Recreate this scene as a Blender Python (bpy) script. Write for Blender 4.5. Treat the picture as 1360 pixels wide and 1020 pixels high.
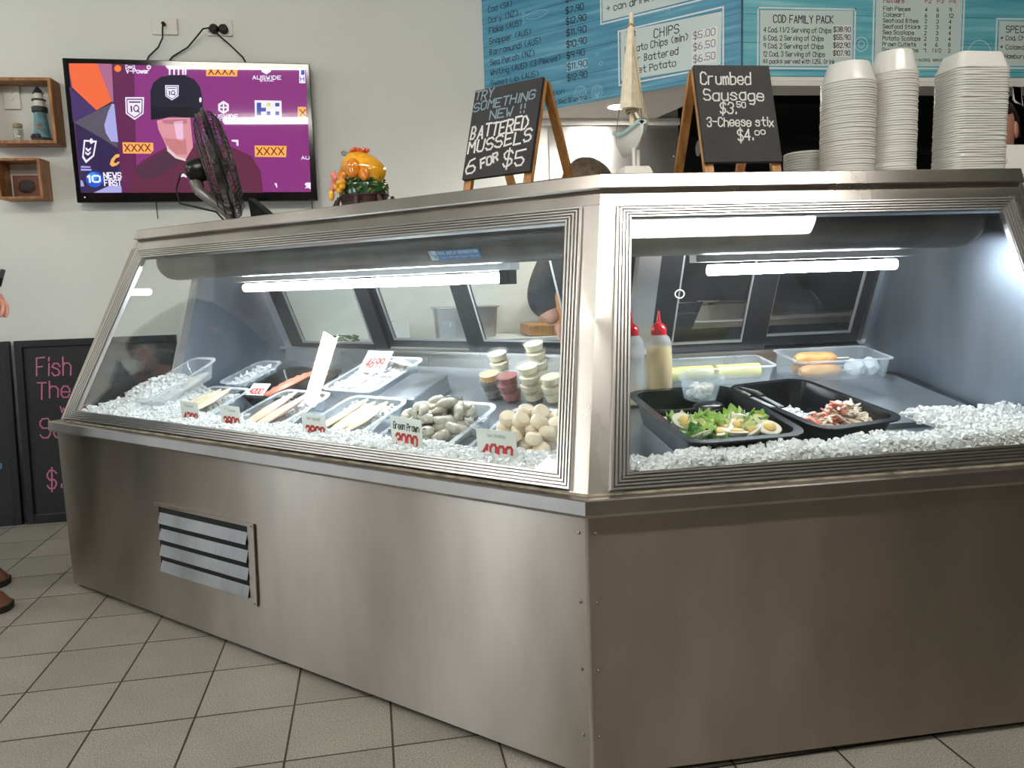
import bpy, math, random
from mathutils import Vector, Matrix, Euler

random.seed(7)
for _o in list(bpy.data.objects):
    bpy.data.objects.remove(_o)
SC = bpy.context.scene
COL = SC.collection

# ------------------------------------------------------------------ camera
cam_data = bpy.data.cameras.new('camera')
cam_data.sensor_width = 36.0
cam_data.lens = 1030.0 / 1360.0 * 36.0
cam_data.clip_start = 0.02
cam = bpy.data.objects.new('camera', cam_data)
COL.objects.link(cam)
_cx = Vector((0.988061, -0.150378, -0.033504))
_cy = Vector((0.052077, 0.121324, 0.991246))
_cz = Vector((-0.144996, -0.981156, 0.127707))
CAM = Vector((-0.33291, -1.36167, 0.97))
cam.matrix_world = Matrix(((_cx.x, _cy.x, _cz.x, CAM.x), (_cx.y, _cy.y, _cz.y, CAM.y),
                           (_cx.z, _cy.z, _cz.z, CAM.z), (0, 0, 0, 1)))
SC.camera = cam

# ------------------------------------------------------------------ world and exposure
world = bpy.data.worlds.new('sky')
SC.world = world
world.use_nodes = True
world.node_tree.nodes['Background'].inputs[0].default_value = (0.82, 0.90, 1.0, 1)
world.node_tree.nodes['Background'].inputs[1].default_value = 9.0
SC.view_settings.view_transform = 'Standard'
SC.view_settings.look = 'None'
SC.view_settings.gamma = 1.0
SC.view_settings.use_curve_mapping = False
SC.view_settings.exposure = 0.12
SC.cycles.transparent_max_bounces = 32
SC.cycles.max_bounces = 8
SC.cycles.sample_clamp_indirect = 6.0
BATTEN_STRENGTH = 62.0
CASE_TUBE_STRENGTH = 82.0
DOWNLIGHT_STRENGTH = 400.0

# ------------------------------------------------------------------ geometry of the counter
ANG = math.radians(43.18)
UL = Vector((-math.cos(ANG), math.sin(ANG), 0))     # along the left front, away from the corner
NL = Vector((math.sin(ANG), math.cos(ANG), 0))      # inward from the left front
UR = Vector((1, 0, 0))
NR = Vector((0, 1, 0))
Z = Vector((0, 0, 1))
TM = math.tan(ANG / 2)                              # mitre: s at the corner per inset


def LP(s, i, z):
    return UL * s + NL * i + Z * z


def RP(s, i, z):
    return UR * s + NR * i + Z * z


PT = {'L': LP, 'R': RP}


def srgb(r, g, b):
    def f(c):
        c = c / 255.0
        return c / 12.92 if c <= 0.04045 else ((c + 0.055) / 1.055) ** 2.4
    return (f(r), f(g), f(b), 1.0)


# ------------------------------------------------------------------ materials
MATS = {}


def new_mat(name):
    m = bpy.data.materials.new(name)
    m.use_nodes = True
    nt = m.node_tree
    MATS[name] = m
    return m, nt, nt.nodes, nt.links, nt.nodes['Principled BSDF']


def mat(name, col, rough=0.5, metal=0.0, var=0.0, vscale=20.0, bump=0.0, bscale=60.0, spec=0.5, sss=0.0, coat=0.0, trans=0.0):
    m, nt, N, Lk, b = new_mat(name)
    b.inputs['Base Color'].default_value = col
    b.inputs['Roughness'].default_value = rough
    b.inputs['Metallic'].default_value = metal
    b.inputs['Specular IOR Level'].default_value = spec
    if coat:
        b.inputs['Coat Weight'].default_value = coat
        b.inputs['Coat Roughness'].default_value = 0.08
    if sss:
        b.inputs['Subsurface Weight'].default_value = sss
        b.inputs['Subsurface Radius'].default_value = (0.02, 0.012, 0.008)
        b.inputs['Subsurface Scale'].default_value = 0.5
    if trans:
        b.inputs['Transmission Weight'].default_value = trans
    if var or bump:
        tc = N.new('ShaderNodeTexCoord')
    if var:
        n = N.new('ShaderNodeTexNoise')
        n.inputs['Scale'].default_value = vscale
        n.inputs['Detail'].default_value = 4
        Lk.new(tc.outputs['Object'], n.inputs['Vector'])
        mr = N.new('ShaderNodeMapRange')
        mr.inputs['From Min'].default_value = 0.3
        mr.inputs['From Max'].default_value = 0.7
        mr.inputs['To Min'].default_value = 1 - var
        mr.inputs['To Max'].default_value = 1 + var
        Lk.new(n.outputs['Fac'], mr.inputs['Value'])
        mx = N.new('ShaderNodeVectorMath')
        mx.operation = 'SCALE'
        mx.inputs[0].default_value = col[:3]
        Lk.new(mr.outputs['Result'], mx.inputs['Scale'])
        Lk.new(mx.outputs['Vector'], b.inputs['Base Color'])
    if bump:
        n2 = N.new('ShaderNodeTexNoise')
        n2.inputs['Scale'].default_value = bscale
        n2.inputs['Detail'].default_value = 3
        Lk.new(tc.outputs['Object'], n2.inputs['Vector'])
        bp = N.new('ShaderNodeBump')
        bp.inputs['Strength'].default_value = bump
        bp.inputs['Distance'].default_value = 0.004
        Lk.new(n2.outputs['Fac'], bp.inputs['Height'])
        Lk.new(bp.outputs['Normal'], b.inputs['Normal'])
    return m


def steel(name, col, rough=0.3, aniso=0.7, stain=0.12):
    """brushed stainless steel: stretched grain, a few stains, blurred mostly upright"""
    m, nt, N, Lk, b = new_mat(name)
    b.inputs['Metallic'].default_value = 1.0
    b.inputs['Roughness'].default_value = rough
    b.inputs['Anisotropic'].default_value = aniso
    b.inputs['Anisotropic Rotation'].default_value = 0.25
    tg = N.new('ShaderNodeTangent')
    tg.direction_type = 'RADIAL'
    tg.axis = 'Z'
    Lk.new(tg.outputs['Tangent'], b.inputs['Tangent'])
    tc = N.new('ShaderNodeTexCoord')
    n = N.new('ShaderNodeTexNoise')
    n.inputs['Scale'].default_value = 5.0
    n.inputs['Detail'].default_value = 6
    mp = N.new('ShaderNodeMapping')
    mp.inputs['Scale'].default_value = (1.6, 1.6, 0.5)
    Lk.new(tc.outputs['Object'], mp.inputs['Vector'])
    Lk.new(mp.outputs['Vector'], n.inputs['Vector'])
    mr = N.new('ShaderNodeMapRange')
    mr.inputs['From Min'].default_value = 0.3
    mr.inputs['From Max'].default_value = 0.7
    mr.inputs['To Min'].default_value = 1 - stain
    mr.inputs['To Max'].default_value = 1 + stain
    Lk.new(n.outputs['Fac'], mr.inputs['Value'])
    mx = N.new('ShaderNodeVectorMath')
    mx.operation = 'SCALE'
    mx.inputs[0].default_value = col[:3]
    Lk.new(mr.outputs['Result'], mx.inputs['Scale'])
    Lk.new(mx.outputs['Vector'], b.inputs['Base Color'])
    mr2 = N.new('ShaderNodeMapRange')
    mr2.inputs['From Min'].default_value = 0.3
    mr2.inputs['From Max'].default_value = 0.7
    mr2.inputs['To Min'].default_value = rough * 0.94
    mr2.inputs['To Max'].default_value = rough * 1.06
    Lk.new(n.outputs['Fac'], mr2.inputs['Value'])
    Lk.new(mr2.outputs['Result'], b.inputs['Roughness'])
    return m


def emis(name, col, strength):
    m, nt, N, Lk, b = new_mat(name)
    b.inputs['Base Color'].default_value = (0.02, 0.02, 0.02, 1)
    b.inputs['Emission Color'].default_value = col
    b.inputs['Emission Strength'].default_value = strength
    b.inputs['Roughness'].default_value = 0.15
    return m


def thin_glass(name, tint=(0.97, 0.985, 0.98), ior=1.45, dust=0.0, dust_col=(0.9, 0.95, 1.0), rough=0.0, spots=0.0):
    """a clear sheet: fresnel reflection over straight see-through, with a little dust"""
    m, nt, N, Lk, b = new_mat(name)
    N.remove(b)
    out = N['Material Output']
    tr = N.new('ShaderNodeBsdfTransparent')
    tr.inputs[0].default_value = (*tint, 1)
    gl = N.new('ShaderNodeBsdfGlossy')
    gl.inputs['Roughness'].default_value = rough
    mx = N.new('ShaderNodeMixShader')
    lw = N.new('ShaderNodeLayerWeight')
    lw.inputs[0].default_value = 0.5
    pw = N.new('ShaderNodeMath')
    pw.operation = 'POWER'
    pw.inputs[1].default_value = 5.0
    Lk.new(lw.outputs['Facing'], pw.inputs[0])
    ma = N.new('ShaderNodeMath')
    ma.operation = 'MULTIPLY_ADD'
    f0 = ((ior - 1) / (ior + 1)) ** 2
    ma.inputs[1].default_value = 1 - f0
    ma.inputs[2].default_value = f0
    Lk.new(pw.outputs[0], ma.inputs[0])
    Lk.new(ma.outputs[0], mx.inputs[0])
    Lk.new(tr.outputs[0], mx.inputs[1])
    Lk.new(gl.outputs[0], mx.inputs[2])
    last = mx
    if dust:
        df = N.new('ShaderNodeBsdfDiffuse')
        df.inputs[0].default_value = (*dust_col, 1)
        mx2 = N.new('ShaderNodeMixShader')
        tc = N.new('ShaderNodeTexCoord')
        n = N.new('ShaderNodeTexNoise')
        n.inputs['Scale'].default_value = 5.0
        n.inputs['Detail'].default_value = 7
        Lk.new(tc.outputs['Object'], n.inputs['Vector'])
        mr = N.new('ShaderNodeMapRange')
        mr.inputs['From Min'].default_value = 0.35
        mr.inputs['From Max'].default_value = 0.75
        mr.inputs['To Min'].default_value = dust * 0.4
        mr.inputs['To Max'].default_value = dust * 1.7
        Lk.new(n.outputs['Fac'], mr.inputs['Value'])
        Lk.new(mr.outputs['Result'], mx2.inputs[0])
        Lk.new(mx.outputs[0], mx2.inputs[1])
        Lk.new(df.outputs[0], mx2.inputs[2])
        last = mx2
    Lk.new(last.outputs[0], out.inputs[0])
    return m


def milky(name, col, see=0.0, transl=0.35, rough=0.25):
    """translucent plastic: part diffuse, part translucent, some gloss, optionally part clear"""
    m, nt, N, Lk, b = new_mat(name)
    out = N['Material Output']
    b.inputs['Base Color'].default_value = col
    b.inputs['Roughness'].default_value = rough
    tl = N.new('ShaderNodeBsdfTranslucent')
    tl.inputs[0].default_value = col
    mx = N.new('ShaderNodeMixShader')
    mx.inputs[0].default_value = transl
    Lk.new(b.outputs[0], mx.inputs[1])
    Lk.new(tl.outputs[0], mx.inputs[2])
    last = mx
    if see:
        tr = N.new('ShaderNodeBsdfTransparent')
        mx2 = N.new('ShaderNodeMixShader')
        mx2.inputs[0].default_value = see
        Lk.new(mx.outputs[0], mx2.inputs[1])
        Lk.new(tr.outputs[0], mx2.inputs[2])
        last = mx2
    Lk.new(last.outputs[0], out.inputs[0])
    return m


def tile_mat():
    m, nt, N, Lk, b = new_mat('floor_tile')
    tc = N.new('ShaderNodeTexCoord')
    mp = N.new('ShaderNodeMapping')
    mp.vector_type = 'TEXTURE'
    mp.inputs['Location'].default_value = (-1.299, 0.849, 0)
    mp.inputs['Rotation'].default_value = (0, 0, math.radians(1.8))
    Lk.new(tc.outputs['Object'], mp.inputs['Vector'])
    br = N.new('ShaderNodeTexBrick')
    br.offset = 0.0
    br.squash = 1.0
    br.inputs['Scale'].default_value = 1.0
    br.inputs['Brick Width'].default_value = 0.2235
    br.inputs['Row Height'].default_value = 0.2235
    br.inputs['Mortar Size'].default_value = 0.0026
    br.inputs['Mortar Smooth'].default_value = 0.15
    br.inputs['Bias'].default_value = 0.0
    br.inputs['Color1'].default_value = (0.92, 0.92, 0.92, 1)
    br.inputs['Color2'].default_value = (1.06, 1.06, 1.06, 1)
    br.inputs['Mortar'].default_value = (0.10, 0.085, 0.07, 1)
    Lk.new(mp.outputs['Vector'], br.inputs['Vector'])
    n = N.new('ShaderNodeTexNoise')
    n.inputs['Scale'].default_value = 330
    n.inputs['Detail'].default_value = 2
    Lk.new(tc.outputs['Object'], n.inputs['Vector'])
    n2 = N.new('ShaderNodeTexNoise')
    n2.inputs['Scale'].default_value = 6
    n2.inputs['Detail'].default_value = 5
    Lk.new(tc.outputs['Object'], n2.inputs['Vector'])
    cr = N.new('ShaderNodeValToRGB')
    cr.color_ramp.elements[0].position = 0.35
    cr.color_ramp.elements[0].color = (0.14, 0.130, 0.110, 1)
    cr.color_ramp.elements[1].position = 0.62
    cr.color_ramp.elements[1].color = (0.32, 0.305, 0.265, 1)
    Lk.new(n.outputs['Fac'], cr.inputs['Fac'])
    mu = N.new('ShaderNodeMix')
    mu.data_type = 'RGBA'
    mu.blend_type = 'MULTIPLY'
    mu.inputs['Factor'].default_value = 1.0
    Lk.new(cr.outputs['Color'], mu.inputs['A'])
    Lk.new(br.outputs['Color'], mu.inputs['B'])
    mr = N.new('ShaderNodeMapRange')
    mr.inputs['To Min'].default_value = 0.8
    mr.inputs['To Max'].default_value = 1.2
    Lk.new(n2.outputs['Fac'], mr.inputs['Value'])
    sc = N.new('ShaderNodeVectorMath')
    sc.operation = 'SCALE'
    Lk.new(mu.outputs['Result'], sc.inputs[0])
    Lk.new(mr.outputs['Result'], sc.inputs['Scale'])
    Lk.new(sc.outputs['Vector'], b.inputs['Base Color'])
    b.inputs['Roughness'].default_value = 0.45
    bp = N.new('ShaderNodeBump')
    bp.inputs['Strength'].default_value = 0.4
    bp.inputs['Distance'].default_value = 0.002
    inv = N.new('ShaderNodeMath')
    inv.operation = 'SUBTRACT'
    inv.inputs[0].default_value = 1.0
    Lk.new(br.outputs['Fac'], inv.inputs[1])
    Lk.new(inv.outputs[0], bp.inputs['Height'])
    Lk.new(bp.outputs['Normal'], b.inputs['Normal'])
    return m


def plank_mat(name, c1, c2, streak, line_z, pitch):
    """painted boards lying flat: one plank every pitch metres of height, brushed paint"""
    m, nt, N, Lk, b = new_mat(name)
    tc = N.new('ShaderNodeTexCoord')
    sp = N.new('ShaderNodeSeparateXYZ')
    Lk.new(tc.outputs['Object'], sp.inputs[0])
    dv = N.new('ShaderNodeMath')
    dv.operation = 'MULTIPLY_ADD'
    dv.inputs[1].default_value = 1.0 / pitch
    dv.inputs[2].default_value = -line_z / pitch + 50
    Lk.new(sp.outputs['Z'], dv.inputs[0])
    fr = N.new('ShaderNodeMath')
    fr.operation = 'FRACT'
    Lk.new(dv.outputs[0], fr.inputs[0])
    gap = N.new('ShaderNodeMath')
    gap.operation = 'LESS_THAN'
    gap.inputs[1].default_value = 0.018
    Lk.new(fr.outputs[0], gap.inputs[0])
    mp = N.new('ShaderNodeMapping')
    mp.inputs['Scale'].default_value = (1.5, 1.5, 28)
    Lk.new(tc.outputs['Object'], mp.inputs['Vector'])
    n = N.new('ShaderNodeTexNoise')
    n.inputs['Scale'].default_value = 1.6
    n.inputs['Detail'].default_value = 6
    Lk.new(mp.outputs['Vector'], n.inputs['Vector'])
    cr = N.new('ShaderNodeValToRGB')
    e = cr.color_ramp.elements
    e[0].position = 0.32
    e[0].color = c1
    e[1].position = 0.58
    e[1].color = c2
    e2 = e.new(0.78)
    e2.color = streak
    Lk.new(n.outputs['Fac'], cr.inputs['Fac'])
    mx = N.new('ShaderNodeMix')
    mx.data_type = 'RGBA'
    Lk.new(gap.outputs[0], mx.inputs['Factor'])
    Lk.new(cr.outputs['Color'], mx.inputs['A'])
    mx.inputs['B'].default_value = (c1[0] * 0.3, c1[1] * 0.35, c1[2] * 0.4, 1)
    Lk.new(mx.outputs['Result'], b.inputs['Base Color'])
    b.inputs['Roughness'].default_value = 0.45
    return m


def wood_mat(name, c1, c2, scale=9.0):
    m, nt, N, Lk, b = new_mat(name)
    tc = N.new('ShaderNodeTexCoord')
    mp = N.new('ShaderNodeMapping')
    mp.inputs['Scale'].default_value = (6, 6, 1.2)
    Lk.new(tc.outputs['Object'], mp.inputs['Vector'])
    n = N.new('ShaderNodeTexNoise')
    n.inputs['Scale'].default_value = scale
    n.inputs['Detail'].default_value = 5
    n.inputs['Distortion'].default_value = 0.6
    Lk.new(mp.outputs['Vector'], n.inputs['Vector'])
    cr = N.new('ShaderNodeValToRGB')
    cr.color_ramp.elements[0].position = 0.3
    cr.color_ramp.elements[0].color = c1
    cr.color_ramp.elements[1].position = 0.7
    cr.color_ramp.elements[1].color = c2
    Lk.new(n.outputs['Fac'], cr.inputs['Fac'])
    Lk.new(cr.outputs['Color'], b.inputs['Base Color'])
    b.inputs['Roughness'].default_value = 0.5
    return m


tile_mat()
mat('wall_white', srgb(226, 228, 222), 0.7, var=0.02, vscale=2.0)
mat('ceiling_white', srgb(196, 196, 190), 0.8)
mat('wall_grey', srgb(56, 53, 49), 0.7, var=0.05, vscale=3)
mat('wall_shopfront', srgb(122, 114, 104), 0.7, var=0.05, vscale=3)
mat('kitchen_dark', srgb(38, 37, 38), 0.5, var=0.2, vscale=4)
mat('soffit_white', srgb(232, 230, 224), 0.7)
steel('steel_panel', (0.42, 0.37, 0.32), 0.35, 0.9, 0.10)
steel('steel_slat', (0.30, 0.285, 0.27), 0.35, 0.3, 0.25)
steel('steel_bright', (0.66, 0.63, 0.59), 0.28, 0.55, 0.08)
steel('steel_cap', (0.50, 0.47, 0.44), 0.26, 0.4, 0.08)
steel('steel_inside', (0.43, 0.46, 0.49), 0.42, 0.3, 0.12)
steel('steel_end', (0.26, 0.29, 0.34), 0.46, 0.2, 0.14)  # darker, bluer copy of steel_inside: dim reflections put into the colour
steel('steel_ledge', (0.40, 0.37, 0.34), 0.32, 0.6, 0.10)
steel('steel_kitchen', (0.58, 0.56, 0.56), 0.36, 0.5, 0.1)
mat('aluminium', (0.60, 0.59, 0.58, 1), 0.30, 1.0)
mat('aluminium_dull', (0.62, 0.62, 0.62, 1), 0.45, 1.0)
mat('canopy_grey', srgb(88, 85, 82), 0.42, 0.6, var=0.25, vscale=14)
mat('frame_black', srgb(22, 23, 26), 0.42)
mat('kick_black', srgb(14, 13, 12), 0.8)
mat('gasket', srgb(24, 24, 24), 0.7)
mat('sealant', srgb(128, 120, 104), 0.7, var=0.6, vscale=30)
mat('screw', (0.35, 0.33, 0.3, 1), 0.4, 1.0)
thin_glass('case_glass', (0.97, 0.985, 0.98), dust=0.0045, dust_col=(0.8, 0.9, 1.0))
thin_glass('door_glass', (0.93, 0.95, 0.95), dust=0.006, dust_col=(0.85, 0.9, 1.0))
thin_glass('clear_plastic', (0.95, 0.97, 0.98), dust=0.16, dust_col=(0.92, 0.96, 1.0), rough=0.06)
thin_glass('plastic_rim', (0.95, 0.97, 0.98), dust=0.36, dust_col=(0.95, 0.97, 1.0), rough=0.06)
thin_glass('window_glass', (0.95, 0.97, 0.97))
emis('case_tube', (0.83, 0.92, 1.0, 1), CASE_TUBE_STRENGTH)
emis('batten_light', (1.0, 0.95, 0.87, 1), BATTEN_STRENGTH)
emis('downlight_glow', (1.0, 0.95, 0.85, 1), DOWNLIGHT_STRENGTH)
mat('white_plastic', srgb(225, 222, 212), 0.35)
mat('white_metal', srgb(225, 225, 222), 0.4)
mat('black_plastic', srgb(16, 16, 18), 0.28)
mat('black_tray', srgb(20, 21, 25), 0.22)
mat('black_rubber', srgb(15, 15, 15), 0.6)
mat('dark_wire', srgb(84, 80, 78), 0.35, 0.6)
mat('fan_grey', srgb(120, 118, 116), 0.35, 0.4)
mat('red_plastic', srgb(205, 22, 38), 0.3, coat=0.3)
milky('bottle_plastic', srgb(225, 228, 230), 0.25, 0.4)
milky('box_plastic', srgb(242, 242, 237), 0.0, 0.28, 0.22)
milky('cup_plastic', srgb(235, 235, 228), 0.90, 0.35, 0.2)
milky('tub_plastic', srgb(215, 230, 240), 0.72, 0.35, 0.2)
mat('mayo', srgb(222, 202, 150), 0.4)
mat('vinegar', srgb(232, 200, 132), 0.4)
mat('brown_sauce', srgb(58, 38, 34), 0.3)
mat('red_sauce', srgb(140, 24, 26), 0.3)
mat('cream_sauce', srgb(238, 228, 196), 0.4)
mat('orange_sauce', srgb(226, 178, 120), 0.4)
milky('ice', (0.95, 0.965, 0.97, 1), 0.0, 0.2, 0.22)
mat('fillet_yellow', srgb(234, 219, 188), 0.35, var=0.14, vscale=30, sss=0.1)
mat('fillet_pink', srgb(232, 196, 172), 0.35, var=0.16, vscale=34, sss=0.1)
mat('salmon', srgb(222, 132, 108), 0.35, var=0.22, vscale=28, sss=0.1)
mat('salmon_skin', srgb(150, 130, 140), 0.3)
mat('squid_white', srgb(228, 226, 222), 0.35, sss=0.1)
mat('prawn_grey', srgb(182, 177, 160), 0.25, var=0.32, vscale=70, sss=0.15)
mat('prawn_tail', srgb(92, 88, 78), 0.3, var=0.3, vscale=60)
mat('scallop_cream', srgb(236, 222, 197), 0.3, var=0.07, vscale=30, sss=0.2)
mat('egg_white', srgb(240, 236, 220), 0.35)
mat('egg_yolk', srgb(232, 196, 116), 0.6)
mat('lettuce_green', srgb(160, 200, 100), 0.45, var=0.4, vscale=25)
mat('lettuce_pale', srgb(216, 228, 172), 0.45, var=0.25, vscale=25)
mat('lettuce_dark', srgb(96, 146, 74), 0.45, var=0.3, vscale=25)
mat('crab_white', srgb(240, 226, 208), 0.4)
mat('crab_red', srgb(228, 132, 116), 0.4)
mat('mushroom_cream', srgb(228, 214, 196), 0.5, var=0.15, vscale=60)
mat('batter', srgb(214, 158, 96), 0.5, var=0.2, vscale=40, bump=0.3, bscale=50)
mat('cheese', srgb(238, 222, 140), 0.4)
mat('dumpling', srgb(226, 230, 232), 0.45, var=0.06, vscale=30)
mat('card_white', srgb(226, 230, 222), 0.6)
mat('ink_black', srgb(28, 28, 32), 0.6)
mat('ink_red', srgb(214, 52, 44), 0.5)
mat('paper_white', srgb(238, 236, 230), 0.6)
mat('ink_grey', srgb(150, 150, 150), 0.6)
mat('sticker_blue', srgb(70, 122, 176), 0.4)
mat('sticker_pale', srgb(190, 206, 220), 0.4)
wood_mat('pine', srgb(150, 98, 48), srgb(206, 152, 88))
wood_mat('oak', srgb(118, 74, 38), srgb(176, 122, 72))
wood_mat('rosewood', srgb(30, 12, 12), srgb(62, 24, 24), 14)
mat('chalkboard', srgb(42, 42, 43), 0.7, var=0.3, vscale=12)
mat('chalkboard_floor', srgb(20, 20, 22), 0.55, var=0.2, vscale=6)
mat('chalk_white', srgb(226, 226, 222), 0.9)
mat('chalk_teal', srgb(130, 152, 160), 0.9)
mat('chalk_pink', srgb(205, 120, 150), 0.9)
mat('chalk_blue', srgb(90, 150, 190), 0.9)
plank_mat('planks_blue', srgb(60, 134, 166), srgb(92, 164, 192), srgb(150, 198, 212), 1.932, 0.101)
plank_mat('planks_teal', srgb(84, 172, 196), srgb(122, 202, 214), srgb(176, 224, 226), 1.932, 0.101)
mat('menu_pale', srgb(216, 232, 228), 0.5)
mat('menu_light_blue', srgb(150, 200, 220), 0.5)
mat('menu_white', srgb(240, 245, 244), 0.5)
mat('menu_ink', srgb(30, 36, 44), 0.6)
mat('menu_red', srgb(170, 60, 60), 0.6)
mat('tv_black', srgb(10, 10, 12), 0.12)
mat('sail_cream', srgb(226, 216, 190), 0.8, var=0.12, vscale=60)
mat('hull_blue', srgb(176, 206, 204), 0.6, var=0.15, vscale=30)
mat('hull_white', srgb(226, 226, 218), 0.6)
mat('twine', srgb(170, 150, 110), 0.9)
mat('amber', srgb(238, 172, 36), 0.12, sss=0.2, coat=0.5, var=0.2, vscale=22)
mat('amber_deep', srgb(222, 130, 22), 0.12, coat=0.5)
mat('coral', srgb(222, 92, 60), 0.2, coat=0.4)
mat('petal_pink', srgb(226, 130, 110), 0.25, coat=0.3)
mat('jade', srgb(30, 72, 40), 0.18, coat=0.5, var=0.4, vscale=60)
mat('leaf_olive', srgb(120, 120, 40), 0.2, coat=0.4)
mat('leaf_grey', srgb(120, 132, 110), 0.2, coat=0.4)
mat('skin', srgb(208, 150, 130), 0.5, sss=0.1)
mat('hair_dark', srgb(34, 24, 22), 0.5, var=0.4, vscale=60)
mat('hair_brown', srgb(84, 70, 52), 0.5, var=0.5, vscale=60)
mat('cloth_navy', srgb(40, 44, 58), 0.85)
mat('cloth_black', srgb(28, 28, 30), 0.85)
mat('cloth_grey', srgb(120, 120, 122), 0.85)
mat('shoe_brown', srgb(92, 58, 38), 0.45)
mat('shoe_sole', srgb(30, 24, 20), 0.7)
mat('hair_tie', srgb(230, 196, 60), 0.6)
mat('lighthouse_white', srgb(214, 210, 196), 0.6)
mat('lighthouse_blue', srgb(90, 130, 140), 0.6, var=0.4, vscale=40)
mat('lighthouse_dark', srgb(38, 44, 50), 0.6)
mat('shell_mix', srgb(200, 186, 164), 0.6, var=0.3, vscale=80)
thin_glass('jar_glass', (0.93, 0.95, 0.93), dust=0.06)
mat('frame_photo', srgb(110, 66, 44), 0.6)
mat('stone_dark', srgb(48, 34, 28), 0.6, var=0.4, vscale=50)
mat('green_herb', srgb(74, 110, 60), 0.6)
mat('beige_panel', srgb(222, 202, 182), 0.6)
TVC = dict(magenta=(128, 44, 116), plum=(92, 28, 76), navy=(44, 30, 72), indigo=(64, 42, 96), orange=(226, 98, 56),
           mauve=(160, 96, 130), greyv=(82, 76, 92), lilac=(158, 158, 214), white=(226, 220, 240), gold=(236, 166, 84),
           blue=(20, 84, 204), cyan=(40, 140, 230), shell=(230, 120, 40), shirt=(92, 34, 62), shirtdark=(74, 40, 62),
           skin=(206, 140, 150), skinlight=(224, 180, 206), skindark=(176, 112, 122), beard=(186, 118, 120), lips=(190, 110, 116),
           collar=(214, 188, 190), cap=(22, 22, 42), capdark=(12, 12, 26), hpblue=(58, 74, 156), hpyellow=(210, 206, 120), brown=(116, 40, 28))
for _k, _c in TVC.items():
    emis('screen_' + _k, srgb(*_c), 1.1)
    MATS['screen_' + _k].node_tree.nodes['Principled BSDF'].inputs['Roughness'].default_value = 0.02


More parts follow.
